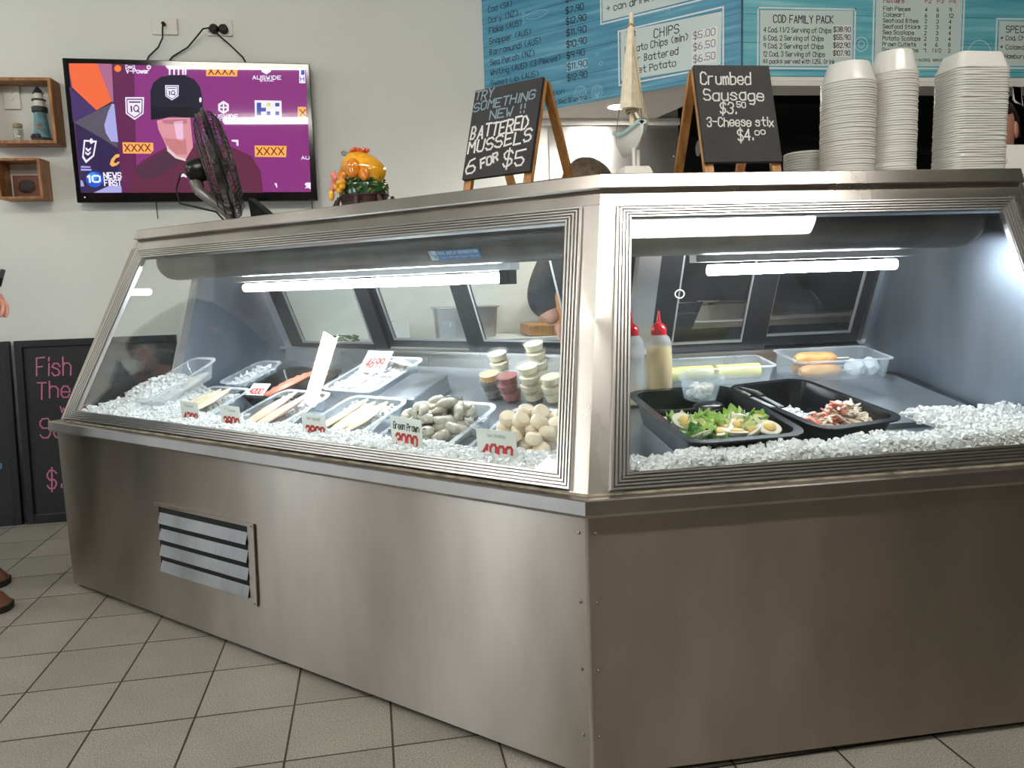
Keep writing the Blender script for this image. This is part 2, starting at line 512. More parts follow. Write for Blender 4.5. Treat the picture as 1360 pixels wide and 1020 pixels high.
# ------------------------------------------------------------------ mesh building helpers
class MB:
    def __init__(self):
        self.v, self.f, self.mi, self.mats = [], [], [], []

    def m(self, name):
        if name not in self.mats:
            self.mats.append(name)
        return self.mats.index(name)

    def add(self, verts, faces, mat_name, M=None):
        k = len(self.v)
        for p in verts:
            p = Vector(p)
            self.v.append(M @ p if M else p)
        i = self.m(mat_name)
        for f in faces:
            self.f.append([k + a for a in f])
            self.mi.append(i)

    def quad(self, pts, mat_name, M=None):
        self.add(pts, [list(range(len(pts)))], mat_name, M)

    def hexa(self, b4, t4, mat_name, M=None):
        self.add(list(b4) + list(t4), [[3, 2, 1, 0], [4, 5, 6, 7], [0, 1, 5, 4], [1, 2, 6, 5], [2, 3, 7, 6], [3, 0, 4, 7]], mat_name, M)

    def box(self, x0, x1, y0, y1, z0, z1, mat_name, M=None):
        self.hexa([(x0, y0, z0), (x1, y0, z0), (x1, y1, z0), (x0, y1, z0)],
                  [(x0, y0, z1), (x1, y0, z1), (x1, y1, z1), (x0, y1, z1)], mat_name, M)

    def bar(self, a, b, w, h, mat_name, up=(0, 0, 1)):
        a, b = Vector(a), Vector(b)
        d = (b - a).normalized()
        u = Vector(up)
        if abs(d.dot(u)) > 0.95:
            u = Vector((1, 0, 0))
        x = d.cross(u).normalized() * w / 2
        y = x.cross(d).normalized() * h / 2
        self.hexa([a - x - y, a + x - y, a + x + y, a - x + y], [b - x - y, b + x - y, b + x + y, b - x + y], mat_name)

    def loft(self, loops, mat_name, cap0=True, cap1=True, closed=True, M=None):
        n = len(loops[0])
        vs = [p for l in loops for p in l]
        fs = []
        for a in range(len(loops) - 1):
            for k in range(n if closed else n - 1):
                k2 = (k + 1) % n
                fs.append([a * n + k, a * n + k2, (a + 1) * n + k2, (a + 1) * n + k])
        if cap0:
            fs.append(list(range(n))[::-1])
        if cap1:
            fs.append([(len(loops) - 1) * n + k for k in range(n)])
        self.add(vs, fs, mat_name, M)

    def prism(self, poly, off, mat_name, M=None):
        off = Vector(off)
        self.loft([[Vector(p) for p in poly], [Vector(p) + off for p in poly]], mat_name, M=M)

    def tube(self, path, r, mat_name, n=8, M=None, closed=False):
        path = [Vector(p) for p in path]
        loops = []
        nrm = None
        for k, p in enumerate(path):
            if closed:
                d = path[(k + 1) % len(path)] - path[k - 1]
            else:
                d = path[min(k + 1, len(path) - 1)] - path[max(k - 1, 0)]
            d = d.normalized()
            if nrm is None:
                nrm = d.orthogonal().normalized()
            nrm = (nrm - d * nrm.dot(d))
            nrm = nrm.normalized() if nrm.length > 1e-6 else d.orthogonal().normalized()
            bn = d.cross(nrm)
            rr = r[k] if isinstance(r, (list, tuple)) else r
            loops.append([p + nrm * rr * math.cos(2 * math.pi * a / n) + bn * rr * math.sin(2 * math.pi * a / n) for a in range(n)])
        if closed:
            loops.append(loops[0])
        self.loft(loops, mat_name, not closed, not closed, True, M)

    def lathe(self, prof, mat_name, n=24, M=None, ring=False):
        """prof: (radius, z) pairs from one end to the other; ring=True joins the last back to the first"""
        loops = [[(r * math.cos(2 * math.pi * k / n), r * math.sin(2 * math.pi * k / n), z) for k in range(n)] for r, z in prof]
        if ring:
            loops.append(loops[0])
        self.loft(loops, mat_name, not ring, not ring, True, M)

    def ball(self, c, r, mat_name, n=12, m=8, M=None, noise=0.0):
        rx, ry, rz = r if isinstance(r, (tuple, list)) else (r, r, r)
        c = Vector(c)
        loops = []
        for a in range(1, m):
            t = math.pi * a / m
            lp = []
            for k in range(n):
                p = 2 * math.pi * k / n
                q = 1 + random.uniform(-noise, noise)
                lp.append(c + Vector((rx * math.sin(t) * math.cos(p) * q, ry * math.sin(t) * math.sin(p) * q, -rz * math.cos(t) * q)))
            loops.append(lp)
        k0 = len(self.v)
        vs = [c + Vector((0, 0, -rz))] + [p for l in loops for p in l] + [c + Vector((0, 0, rz))]
        fs = []
        for k in range(n):
            k2 = (k + 1) % n
            fs.append([0, 1 + k2, 1 + k])
            for a in range(m - 2):
                fs.append([1 + a * n + k, 1 + a * n + k2, 1 + (a + 1) * n + k2, 1 + (a + 1) * n + k])
            fs.append([1 + (m - 2) * n + k, 1 + (m - 2) * n + k2, 1 + (m - 1) * n])
        self.add(vs, fs, mat_name, M)

    def build(self, name, parent=None, loc=None, rot=None, smooth=True, bevel=0.0, fix=True, angle=38, mtx=None):
        me = bpy.data.meshes.new(name)
        me.from_pydata([tuple(p) for p in self.v], [], self.f)
        for n in self.mats:
            me.materials.append(MATS[n])
        me.polygons.foreach_set('material_index', self.mi)
        if fix:
            import bmesh
            bm = bmesh.new()
            bm.from_mesh(me)
            bmesh.ops.recalc_face_normals(bm, faces=bm.faces)
            bm.to_mesh(me)
            bm.free()
        if smooth:
            me.polygons.foreach_set('use_smooth', [True] * len(me.polygons))
            me.set_sharp_from_angle(angle=math.radians(angle))
        me.update()
        o = bpy.data.objects.new(name, me)
        COL.objects.link(o)
        if parent:
            o.parent = parent
        if loc is not None:
            o.location = loc
        if rot is not None:
            o.rotation_euler = rot
        if mtx is not None:
            o.matrix_world = mtx
        if bevel:
            b = o.modifiers.new('bevel', 'BEVEL')
            b.width = bevel
            b.segments = 2
            b.limit_method = 'ANGLE'
        return o


def tag(o, label, cat, group=None, kind=None):
    if label:
        o['label'] = label
    if cat:
        o['category'] = cat
    if group:
        o['group'] = group
    if kind:
        o['kind'] = kind
    return o


def thing(name, label, cat, loc=(0, 0, 0), rot=(0, 0, 0), group=None, mtx=None):
    o = bpy.data.objects.new(name, None)
    o.empty_display_size = 0.05
    COL.objects.link(o)
    o.location = loc
    o.rotation_euler = rot
    if mtx is not None:
        o.matrix_world = mtx
    return tag(o, label, cat, group)


def dup(o, mtx=None, label=None, group=None, parent=None):
    c = o.copy()
    COL.objects.link(c)
    if parent:
        c.parent = parent
    if mtx is not None:
        c.matrix_world = mtx
    if label:
        c['label'] = label
    if group:
        c['group'] = group
    for ch in list(o.children):
        dup(ch, parent=c)
    return c


def struct(name, mb, **k):
    o = mb.build(name, **k)
    o['kind'] = 'structure'
    return o


def TR(loc, rz=0.0, rx=0.0, ry=0.0):
    return Matrix.Translation(Vector(loc)) @ Euler((rx, ry, rz), 'XYZ').to_matrix().to_4x4()


def rrect(w, d, r, z, n=5, cx=0.0, cy=0.0):
    pts = []
    for sx, sy, a0 in ((1, 1, 0), (-1, 1, 90), (-1, -1, 180), (1, -1, 270)):
        for k in range(n + 1):
            a = math.radians(a0 + 90.0 * k / n)
            pts.append(Vector((cx + sx * (w / 2 - r) + r * math.cos(a), cy + sy * (d / 2 - r) + r * math.sin(a), z)))
    return pts


# ------------------------------------------------------------------ hand lettering: one pen stroke per run of points on a 4 x 8 grid
GLYPH = {
    'A': '022842 1434', 'B': '020828373625052534332202', 'C': '4738180703123243', 'D': '02082846442202', 'E': '48080242 0535',
    'F': '480802 0535', 'G': '47381807031232434525', 'H': '0208 4248 0545', 'I': '2228', 'J': '3833221203', 'K': '0208 480542',
    'L': '080242', 'M': '0208254842', 'N': '02084248', 'O': '183847433212030718', 'P': '02083847463505', 'Q': '183847433212030718 2442',
    'R': '02083847463505 2542', 'S': '473818070615354443321203', 'T': '0848 2822', 'U': '080312324348', 'V': '082248', 'W': '0812253248',
    'X': '0842 4802', 'Y': '082548 2522', 'Z': '08480242',
    'a': '4536160503123243 4642', 'b': '0802 051636454332120203', 'c': '4536160503123243', 'd': '4842 4536160503123243',
    'e': '04444536160503123243', 'f': '38281722 0636', 'g': '4536160503123243 46413010', 'h': '0802 0516364542', 'i': '2622 2728',
    'j': '363110 3738', 'k': '0802 460442', 'l': '2822', 'm': '0602 05162522 25364542', 'n': '0602 0516364542', 'o': '163645433212030516',
    'p': '0600 051636454332120203', 'q': '4640 4536160503123243', 'r': '0602 051636', 's': '453616053443321203', 't': '28233242 0646',
    'u': '0603123243 4642', 'v': '062246', 'w': '0612253246', 'x': '0642 4602', 'y': '0623 462310', 'z': '06460242',
    '0': '183847433212030718', '1': '172822', '2': '071838474602 0242', '3': '07183847463525354443321203', '4': '32380444', '5': '480805354443321203',
    '6': '3817040312324344351504', '7': '084812', '8': '183847463515040312324344351506 0718', '9': '451506071838474532',
    '$': '473818070615354443321203 2921', '.': '2223', ',': '2311', ':': '2324 2526', '!': '2825 2223', '(': '38161432', ')': '18363412',
    '/': '0248', '+': '0545 2327', '-': '0545', '*': '2327 0545 1436', '"': '1816 3836', "'": '2826', '_': '0242'}
NARROW = {'i', 'l', '.', ',', ':', '!', '1', 'I', "'"}


def text_layout(text):
    x, out = 0.0, []
    for ch in text:
        if ch == ' ':
            x += 3.2
            continue
        if ch in NARROW:
            out.append((ch, x - 1.2))
            x += 2.4
        else:
            out.append((ch, x))
            x += 5.5
    return out, max(x - 1.4, 1.0)


def write(mb, mat_name, text, F, x, y, h, pen, width=None, jit=0.25, slant=0.0, lift=0.0006, rot=0.0):
    """F = (origin, x axis, y axis, normal); baseline starts at (x, y) on that plane; h = capital height"""
    O, X, Y, Nn = [Vector(a) for a in F]
    lay, tw = text_layout(text)
    sy = h / 6.0
    sx = (width / tw) if width else sy * 0.92
    ca, sa = math.cos(rot), math.sin(rot)

    def P(px, py):
        a, b = px, py
        a, b = a * ca - b * sa, a * sa + b * ca
        return O + X * (x + a) + Y * (y + b) + Nn * lift
    for ch, gx in lay:
        if ch not in GLYPH:
            continue
        dy = random.uniform(-jit, jit)
        for run in GLYPH[ch].split():
            pts = []
            for k in range(0, len(run), 2):
                cx, cy = int(run[k]), int(run[k + 1]) - 2
                px = (gx + cx + random.uniform(-jit, jit) * 0.5) * sx
                py = (cy + dy + random.uniform(-jit, jit) * 0.5) * sy
                pts.append((px + slant * py, py))
            for a, b in zip(pts[:-1], pts[1:]):
                dx, dyy = b[0] - a[0], b[1] - a[1]
                L = math.hypot(dx, dyy)
                if L < 1e-7:
                    continue
                ux, uy = dx / L, dyy / L
                e = pen * 0.42
                hw = pen / 2
                q = [(a[0] - ux * e - uy * hw, a[1] - uy * e + ux * hw), (a[0] - ux * e + uy * hw, a[1] - uy * e - ux * hw),
                     (b[0] + ux * e + uy * hw, b[1] + uy * e - ux * hw), (b[0] + ux * e - uy * hw, b[1] + uy * e + ux * hw)]
                mb.quad([P(*p) for p in q], mat_name)


def flat(mb, mat_name, F, pts, lift=0.0006):
    O, X, Y, Nn = [Vector(a) for a in F]
    mb.quad([O + X * a + Y * b + Nn * lift for a, b in pts], mat_name)


def rect_line(mb, mat_name, F, x0, x1, y0, y1, w, lift=0.0008):
    for a in ((x0, x1, y0, y0 + w), (x0, x1, y1 - w, y1), (x0, x0 + w, y0, y1), (x1 - w, x1, y0, y1)):
        flat(mb, mat_name, F, [(a[0], a[2]), (a[1], a[2]), (a[1], a[3]), (a[0], a[3])], lift)


# ------------------------------------------------------------------ the room
mb = MB(); mb.box(-5.2, 4.0, -4.5, 3.0, -0.05, 0.0, 'floor_tile'); struct('floor', mb)
mb = MB(); mb.box(-5.2, 4.0, -4.5, 3.0, 2.7, 2.75, 'ceiling_white'); struct('ceiling', mb)
mb = MB(); mb.box(-5.2, 1.05, 2.30, 2.38, 0.0, 2.7, 'wall_white'); struct('wall_back', mb)
mb = MB(); mb.box(1.05, 1.10, 2.38, 3.0, 0.0, 2.7, 'kitchen_dark'); mb.box(1.05, 4.0, 2.92, 3.0, 0.0, 2.7, 'kitchen_dark'); struct('wall_kitchen', mb)
# left wall with two tall glazed openings, front wall, right wall
mb = MB()
ops = [(-1.40, -0.62), (0.47, 0.90)]
for a, b in ((-4.5, -1.40), (-0.62, 0.47), (0.90, 2.3)):
    mb.box(-5.28, -5.2, a, b, 0, 2.7, 'wall_grey')
for a, b in ops:
    mb.box(-5.28, -5.2, a, b, 2.1, 2.7, 'wall_grey')
struct('wall_left', mb)
for k, (a, b) in enumerate(ops):
    mb = MB()
    mb.box(-5.26, -5.22, a, a + 0.04, 0.0, 2.1, 'aluminium'); mb.box(-5.26, -5.22, b - 0.04, b, 0.0, 2.1, 'aluminium')
    mb.box(-5.26, -5.22, a + 0.04, b - 0.04, 2.06, 2.1, 'aluminium'); mb.box(-5.26, -5.22, a + 0.04, b - 0.04, 0.0, 0.08, 'aluminium')
    w = struct('window_%d' % (k + 1), mb)
    mb = MB(); mb.box(-5.243, -5.237, a + 0.04, b - 0.04, 0.08, 2.06, 'window_glass'); mb.build('pane', w)
mb = MB(); mb.box(-5.2, 4.0, -4.58, -4.5, 0, 2.7, 'wall_shopfront'); struct('wall_front', mb)
mb = MB(); mb.box(4.0, 4.08, -4.5, 3.0, 0, 2.7, 'wall_shopfront'); struct('wall_right', mb)

# bulkhead over the counter, following its corner, with a soffit behind the first leg
W0 = Vector((0.13, 2.30, 0)); KN = Vector((0.993, 1.49, 0)); KL = (KN - W0).length
DL = (KN - W0).normalized()
NLb = Vector((-DL.y, DL.x, 0))            # towards the kitchen
if NLb.y < 0:
    NLb = -NLb
mb = MB()
a0, a1 = W0 + NLb * 0.012, KN + NLb * 0.012
mb.prism([a0 + Z * 1.72, a1 + Z * 1.72, a1 + NLb * 0.07 + Z * 1.72, a0 + NLb * 0.07 + Z * 1.72], (0, 0, 0.98), 'wall_white')
mb.box(KN.x + 0.012, 4.0, 1.502, 1.575, 1.70, 2.7, 'wall_white')
struct('trim_1', mb)
mb = MB()
mb.prism([(0.17, 2.298, 1.722), (0.93, 2.285, 1.722), (1.045, 1.60, 1.722), (1.0, 1.52, 1.722), (0.22, 2.26, 1.722)], (0, 0, 0.03), 'soffit_white')
mb.box(0.20, 1.05, 2.272, 2.30, 1.692, 1.722, 'soffit_white')
sof = struct('trim_2', mb)
mb = MB()   # plaster cornice under the second leg
prof = [(1.452, 1.668), (1.452, 1.683), (1.468, 1.690), (1.468, 1.704), (1.60, 1.704), (1.60, 1.668)]
mb.loft([[Vector((x, y, z)) for y, z in prof] for x in (1.035, 4.0)], 'soffit_white')
struct('trim_3', mb)
mb = MB(); mb.box(0.42, 1.05, 2.294, 2.299, 0.85, 1.69, 'steel_kitchen')
for z in (1.0, 1.28, 1.55):
    mb.lathe([(0.006, 0), (0.006, 0.002), (0.003, 0.004)], 'screw', 8, TR((1.03, 2.294, z), 0, math.pi / 2))
sp = mb.build('splashback'); tag(sp, 'plain stainless steel splashback sheet on the wall under the downlight', 'splashback')

t = thing('downlight', 'round white recessed downlight in the soffit behind the left menu board', 'downlight', (0.68, 2.02, 1.722))
mb = MB(); mb.lathe([(0.062, 0), (0.060, -0.004), (0.050, -0.005), (0.050, 0.0)], 'white_metal', 24, ring=True); mb.build('rim', t)
mb = MB(); mb.lathe([(0.049, -0.003), (0.049, -0.001)], 'downlight_glow', 24); mb.build('lens', t)

# ceiling battens of the shop: housing, diffuser and end caps
BATT = [(0.48, -0.81), (-1.90, -0.42), (-1.90, -2.38), (-4.76, 1.31), (-4.55, -0.51)]
BL = ['white ceiling batten light above the right side of the counter front', 'white ceiling batten light in the row over the camera, left of the counter',
      'white ceiling batten light at the shop front, left of centre',
      'white ceiling batten light in the far left corner by the blackboards', 'white ceiling batten light near the left shop windows']
proto = None
for (x, y), lb in zip(BATT, BL):
    if proto is None:
        t = proto = thing('ceiling_light', lb, 'ceiling light', (x, y, 2.70))
        mb = MB(); mb.box(0, 1.2, -0.035, 0.035, -0.03, 0, 'white_metal'); mb.build('housing', t)
        mb = MB(); mb.loft([[(xx, yy, zz) for yy, zz in ((-0.05, -0.03), (-0.05, -0.055), (-0.03, -0.07), (0.03, -0.07), (0.05, -0.055), (0.05, -0.03))] for xx in (0.015, 1.185)], 'batten_light'); mb.build('diffuser', t)
        for xx in (0.0, 1.185):
            mb = MB(); mb.box(xx, xx + 0.015, -0.052, 0.052, -0.072, -0.028, 'white_metal'); mb.build('end_cap', t)
    else:
        dup(proto, TR((x, y, 2.70)), lb)


# ------------------------------------------------------------------ the corner display counter (one thing, world coordinates)
CAB = thing('display_counter', 'stainless steel corner seafood display counter with sloping glass fronts and vent grille', 'display counter')
SL, SR = 2.0, 1.15                    # base lengths from the corner
ZL0, ZL1 = 0.538, 0.571               # ledge lip
ZF0, ZF1 = 0.573, 1.132               # glass frame
ZC0, ZC1 = 1.166, 1.200               # cap


def gi(z):                            # inset of the sloping glass plane at height z
    return 0.02 + (z - 0.573) * 0.485


def mit(i):
    return i * TM


def ext(mb, side, prof, s_far, mat_name, closed=True, c0=True, c1=True, far_taper=0.0):
    """run a profile (inset, height) from the mitre to s_far along one side"""
    P = PT[side]
    l0 = [P(mit(i), i, z) for i, z in prof]
    l1 = [P(s_far - far_taper * i, i, z) for i, z in prof]
    mb.loft([l0, l1], mat_name, c0, c1, closed)


# carcass and front panels
mb = MB()
ext(mb, 'L', [(0.03, 0.0), (0.03, 0.05), (0.93, 0.05), (0.93, 0.0)], SL - 0.02, 'kick_black')
ext(mb, 'R', [(0.03, 0.0), (0.03, 0.05), (0.93, 0.05), (0.93, 0.0)], SR - 0.02, 'kick_black')
mb.build('plinth', CAB)
mb = MB()
ext(mb, 'L', [(0.004, 0.02), (0.004, 0.54), (0.028, 0.54), (0.030, 0.400), (0.93, 0.680), (0.93, 0.02)], SL, 'steel_panel')
ext(mb, 'R', [(0.004, 0.02), (0.004, 0.54), (0.93, 0.54), (0.93, 0.02)], SR, 'steel_panel')
mb.build('carcass', CAB)
for sd, sf in (('L', SL), ('R', SR)):
    mb = MB()
    ext(mb, sd, [(0.0, 0.015), (0.0, 0.54), (0.005, 0.54), (0.005, 0.015)], sf, 'steel_panel')
    mb.build('front_panel', CAB)
# folded strip over the corner, with rivets
mb = MB()
for sd in 'LR':
    P = PT[sd]
    mb.prism([P(-0.001, -0.002, 0.018), P(0.024, -0.002, 0.018), P(0.024, 0.001, 0.018), P(-0.001, 0.001, 0.018)], (0, 0, 0.52), 'steel_panel')
mb.tube([(0, -0.001, 0.018), (0, -0.001, 0.538)], 0.004, 'steel_bright', 8)
strip = mb.build('corner_strip', CAB)
for sd in 'LR':
    for k in range(4):
        z = 0.505 - 0.135 * k
        mb = MB(); q = PT[sd](0.016, -0.003, z)
        mb.ball(q, (0.0032, 0.0032, 0.0032), 'screw', 8, 6); mb.build('rivet', strip)
# ledge under the glass
for sd, sf in (('L', SL + 0.022), ('R', SR + 0.022)):
    mb = MB()
    ext(mb, sd, [(-0.015, ZL0), (-0.017, ZL0 + 0.006), (-0.015, ZL1 - 0.002), (-0.012, ZL1), (0.06, ZL1), (0.06, ZL0)], sf, 'steel_ledge')
    mb.build('ledge', CAB, smooth=False)
    mb = MB()
    ext(mb, sd, [(0.010, ZL1), (0.011, ZL1 + 0.002), (0.016, ZL1 + 0.004), (0.024, ZL1)], sf - 0.05, 'sealant')
    mb.build('sealant', CAB)
# sloping frames: five ridges, mitred
NG = {}
for sd, Nn in (('L', NL), ('R', NR)):
    NG[sd] = (-Nn + Z * 0.485).normalized()
FR = {'L': ([(0.159 - 0.005, ZF1 - 0.004), (0.044, 0.576), (1.985, 0.576), (1.912, ZF1 - 0.004)],
            [(0.190, 1.096), (0.083, 0.605), (1.918, 0.605), (1.853, 1.096)]),
      'R': ([(0.150, ZF1 - 0.004), (0.050, 0.576), (1.102, 0.576), (1.102, ZF1 - 0.004)],
            [(0.179, 1.098), (0.093, 0.606), (1.063, 0.606), (1.063, 1.098)])}
for sd in 'LR':
    P = PT[sd]
    o4 = [P(s, gi(z), z) for s, z in FR[sd][0]]
    i4 = [P(s, gi(z), z) for s, z in FR[sd][1]]
    prof = [(0.0, -0.006), (0.0, 0.007)]
    for k in range(5):
        prof += [(0.2 * k + 0.03, 0.010), (0.2 * k + 0.13, 0.010), (0.2 * k + 0.165, 0.004), (0.2 * k + 0.19, 0.004)]
    prof += [(1.0, 0.006), (1.0, -0.006)]
    mb = MB()
    loops = [[(o4[c].lerp(i4[c], tt)) + NG[sd] * hh for c in range(4)] for tt, hh in prof]
    mb.loft(loops + [loops[0]], 'aluminium', False, False, True)
    mb.build('glass_frame', CAB, smooth=False)
    mb = MB()
    e4 = [o4[c].lerp(i4[c], 0.9) for c in range(4)]
    mb.hexa([q - NG[sd] * 0.003 for q in e4], [q + NG[sd] * 0.003 for q in e4], 'case_glass')
    mb.build('front_glass', CAB, smooth=False)
# corner post and end stiles in the glass plane
mb = MB()
cb, ct = LP(mit(gi(0.572)), gi(0.572), 0.572), LP(mit(gi(1.134)), gi(1.134), 1.134)
for sd in 'LR':
    P = PT[sd]
    s0, s1 = (0.048, 0.162) if sd == 'L' else (0.054, 0.155)
    b4 = [cb, P(s0, gi(0.572), 0.572), P(s1, gi(1.134), 1.134), ct]
    mb.hexa([q - NG[sd] * 0.012 for q in b4], [q for q in b4], 'steel_bright')
mb.build('corner_post', CAB, smooth=False)
for sd, (sb, st, eb, et) in (('L', (1.980, 1.906, 2.002, 1.952)), ('R', (1.098, 1.098, 1.145, 1.145))):
    P = PT[sd]
    b4 = [P(sb, gi(0.572), 0.572), P(eb, gi(0.572), 0.572), P(et, gi(1.134), 1.134), P(st, gi(1.134), 1.134)]
    mb = MB(); mb.hexa([q - NG[sd] * 0.02 for q in b4], [q + NG[sd] * 0.004 for q in b4], 'steel_panel' if sd == 'L' else 'steel_bright')  # left stile in darker steel: its dark reflection put into the colour
    mb.build('end_stile', CAB, smooth=False)
# fascia and cap
CE = {'L': 1.952, 'R': 1.146}
for sd in 'LR':
    mb = MB()
    ext(mb, sd, [(gi(1.132), 1.132), (gi(1.17), 1.17), (gi(1.17) + 0.012, 1.17), (gi(1.132) + 0.012, 1.132)], CE[sd], 'steel_cap')
    mb.build('fascia', CAB, smooth=False)
    mb = MB()
    zi = gi(ZC0) - 0.012
    ext(mb, sd, [(zi, ZC0), (zi - 0.001, ZC0 + 0.004), (zi + 0.010, ZC1 - 0.002), (zi + 0.013, ZC1), (0.74, ZC1), (0.74, ZC0 - 0.004), (zi + 0.02, ZC0 - 0.004), (zi + 0.02, ZC0)],
        CE[sd] - 0.008, 'steel_cap')
    mb.build('cap', CAB, smooth=False)
# rounded canopy hiding the coil, behind the top of the glass
for sd, sf in (('L', 1.915), ('R', 1.10)):
    P = PT[sd]
    prof = [(0.40 + 0.07 * math.cos(math.radians(a)), 1.085 + 0.062 * math.sin(math.radians(a))) for a in range(115, 286, 17)]
    prof += [(0.56, 1.03), (0.56, 1.16), (0.38, 1.16)]
    mb = MB()
    loops = [[P(mit(i), i, z) for i, z in prof], [P(sf - 0.05, i, z) for i, z in prof]]
    for k in range(1, 7):
        a = math.pi / 2 * k / 6
        g = math.cos(a)
        loops.append([P(sf - 0.05 + 0.05 * math.sin(a), 0.42 + (i - 0.42) * (0.45 + 0.55 * g), 1.09 + (z - 1.09) * (0.3 + 0.7 * g)) for i, z in prof])
    mb.loft(loops, 'canopy_grey')
    can = mb.build('canopy', CAB)
    if sd == 'L':
        # maker's sticker, hugging the canopy front
        mb = MB()
        yv = (Z * 0.028 - NL * 0.019).normalized()
        F = (LP(0.641, 0.3495, 1.0385), -UL, yv, (-NL * 0.028 - Z * 0.019).normalized())
        flat(mb, 'sticker_pale', F, [(0, 0), (0.024, 0), (0.024, 0.028), (0, 0.028)], 0.001)
        flat(mb, 'sticker_blue', F, [(0.024, 0), (0.162, 0), (0.162, 0.028), (0.024, 0.028)], 0.001)
        write(mb, 'ink_black', 'T', F, 0.002, 0.015, 0.010, 0.0015, lift=0.0016)
        write(mb, 'ink_black', 'I', F, 0.009, 0.010, 0.010, 0.0015, lift=0.0016)
        write(mb, 'ink_black', 'R', F, 0.015, 0.005, 0.010, 0.0015, lift=0.0016)
        write(mb, 'sticker_pale', 'TOTAL DISPLAY REFRIGERATION', F, 0.029, 0.016, 0.008, 0.0016, width=0.128, lift=0.0016)
        write(mb, 'sticker_pale', '1 Thorn Street Somerville VIC', F, 0.029, 0.005, 0.005, 0.0008, width=0.128, lift=0.0016)
        flat(mb, 'sticker_blue', F, [(0, 0), (0.162, 0), (0.162, 0.028), (0, 0.028)], 0.0004)
        st = mb.build('sticker', can, fix=False, smooth=False)
        st['label'] = "small blue and white maker's sticker"
# light fittings inside
for sd, s0, s1 in (('L', 0.53, 1.63), ('R', 0.45, 0.96)):
    P = PT[sd]
    zt = 0.988
    mb = MB()
    for a, b in ((s0 - 0.04, s1 + 0.04),):
        mb.prism([P(a, 0.485, 1.008), P(b, 0.485, 1.008), P(b, 0.53, 1.008), P(a, 0.53, 1.008)], (0, 0, 0.025), 'aluminium_dull')
    lamp = mb.build('lamp_batten', CAB)
    mb = MB()
    mb.tube([P(s0, 0.505, zt), P(s1, 0.505, zt)], 0.0135, 'case_tube', 12)
    mb.build('light_tube', lamp)
    for s in ((s0 - 0.035,) if sd == 'L' else ()):
        mb = MB(); mb.prism([P(s, 0.487, 0.97), P(s + 0.032, 0.487, 0.97), P(s + 0.032, 0.523, 0.97), P(s, 0.523, 0.97)], (0, 0, 0.038), 'frame_black'); mb.build('lamp_holder', lamp)
# inner floor, back wall, roof
for sd, sf in (('L', 1.94), ('R', 1.135)):
    mb = MB()
    if sd == 'L':
        ext(mb, sd, [(0.028, 0.4147), (0.028, 0.405), (0.92, 0.681), (0.92, 0.6912)], sf, 'steel_inside')
    else:
        ext(mb, sd, [(0.03, 0.5545), (0.03, 0.55), (0.92, 0.6835), (0.92, 0.688)], sf, 'steel_inside')
    mb.build('deck', CAB)
    mb = MB()
    ext(mb, sd, [(0.90, 0.67), (0.90, 0.738), (0.93, 0.738), (0.93, 0.67)], sf, 'steel_bright')
    mb.build('back_wall', CAB)
mb = MB()      # step between the two decks along the mitre
q = [LP(mit(i), i, z) for i, z in ((0.03, 0.40), (0.93, 0.68), (0.93, 0.69), (0.03, 0.556))]
mb.prism(q, (0.003, 0.001, 0), 'steel_inside')
mb.build('deck_step', CAB, smooth=False)
mb = MB()
mb.prism([LP(1.93, i, z) for i, z in [(0.028, 0.40), (0.93, 0.40), (0.93, 0.565), (0.028, 0.565)]], LP(0.012, 0, 0), 'steel_inside')
mb.build('end_wall', CAB, smooth=False)
# end panels with a glazed front triangle
for sd, sf in (('L', 1.93), ('R', 1.135)):
    P = PT[sd]
    t_ = 0.012
    gl0, gl1 = (0.385, 0.515) if sd == 'L' else (0.25, 0.36)
    zb, zt = 0.56, 1.165
    if sd == 'L':
        poly = [(0.36, zb), (0.93, zb), (0.93, 0.74), (0.725, 1.165), (0.55, zt)]
    else:
        poly = [(gi(zb) + 0.03, zb), (0.93, zb), (0.93, 0.74), (0.725, 1.165), (gi(zt) + 0.075, zt)]
    mb = MB()
    mb.prism([P(sf, i, z) for i, z in poly], P(t_, 0, 0), 'steel_end')
    mb.build('end_panel', CAB, smooth=False)
    mb = MB()
    if sd == 'L':
        mb.bar(P(sf, 0.36, zb), P(sf, 0.55, zt), 0.03, 0.016, 'aluminium', UL)
        mb.build('end_mullion', CAB, smooth=False)
        mb = MB(); mb.prism([P(sf + 0.003, i, z) for i, z in [(gi(zb), zb), (0.36, zb), (0.55, zt), (gi(zt), zt)]], P(0.005, 0, 0), 'case_glass')
        mb.build('end_glass', CAB, smooth=False)
    else:
        mb.bar(P(sf - 0.004, gi(zb) + 0.045, zb), P(sf - 0.004, gi(zt) + 0.055, zt), 0.03, 0.014, 'aluminium', UR)
        mb.build('end_mullion', CAB, smooth=False)
        mb = MB(); mb.prism([P(sf + 0.003, i, z) for i, z in [(gi(zb), zb), (gi(zb) + 0.045, zb), (gi(zt) + 0.055, zt), (gi(zt), zt)]], P(0.005, 0, 0), 'steel_end')
        mb.build('end_strip', CAB, smooth=False)


# sliding doors at the back
def dp(side, s, z, d=0.0):
    i = 0.90 - 0.42 * (z - 0.74)
    return PT[side](s, i + d, z)


def ring4(mb, o4, i4, off, mat_name):
    loops = [o4, i4, [q + off for q in i4], [q + off for q in o4]]
    mb.loft(loops + [loops[0]], mat_name, False, False, True)


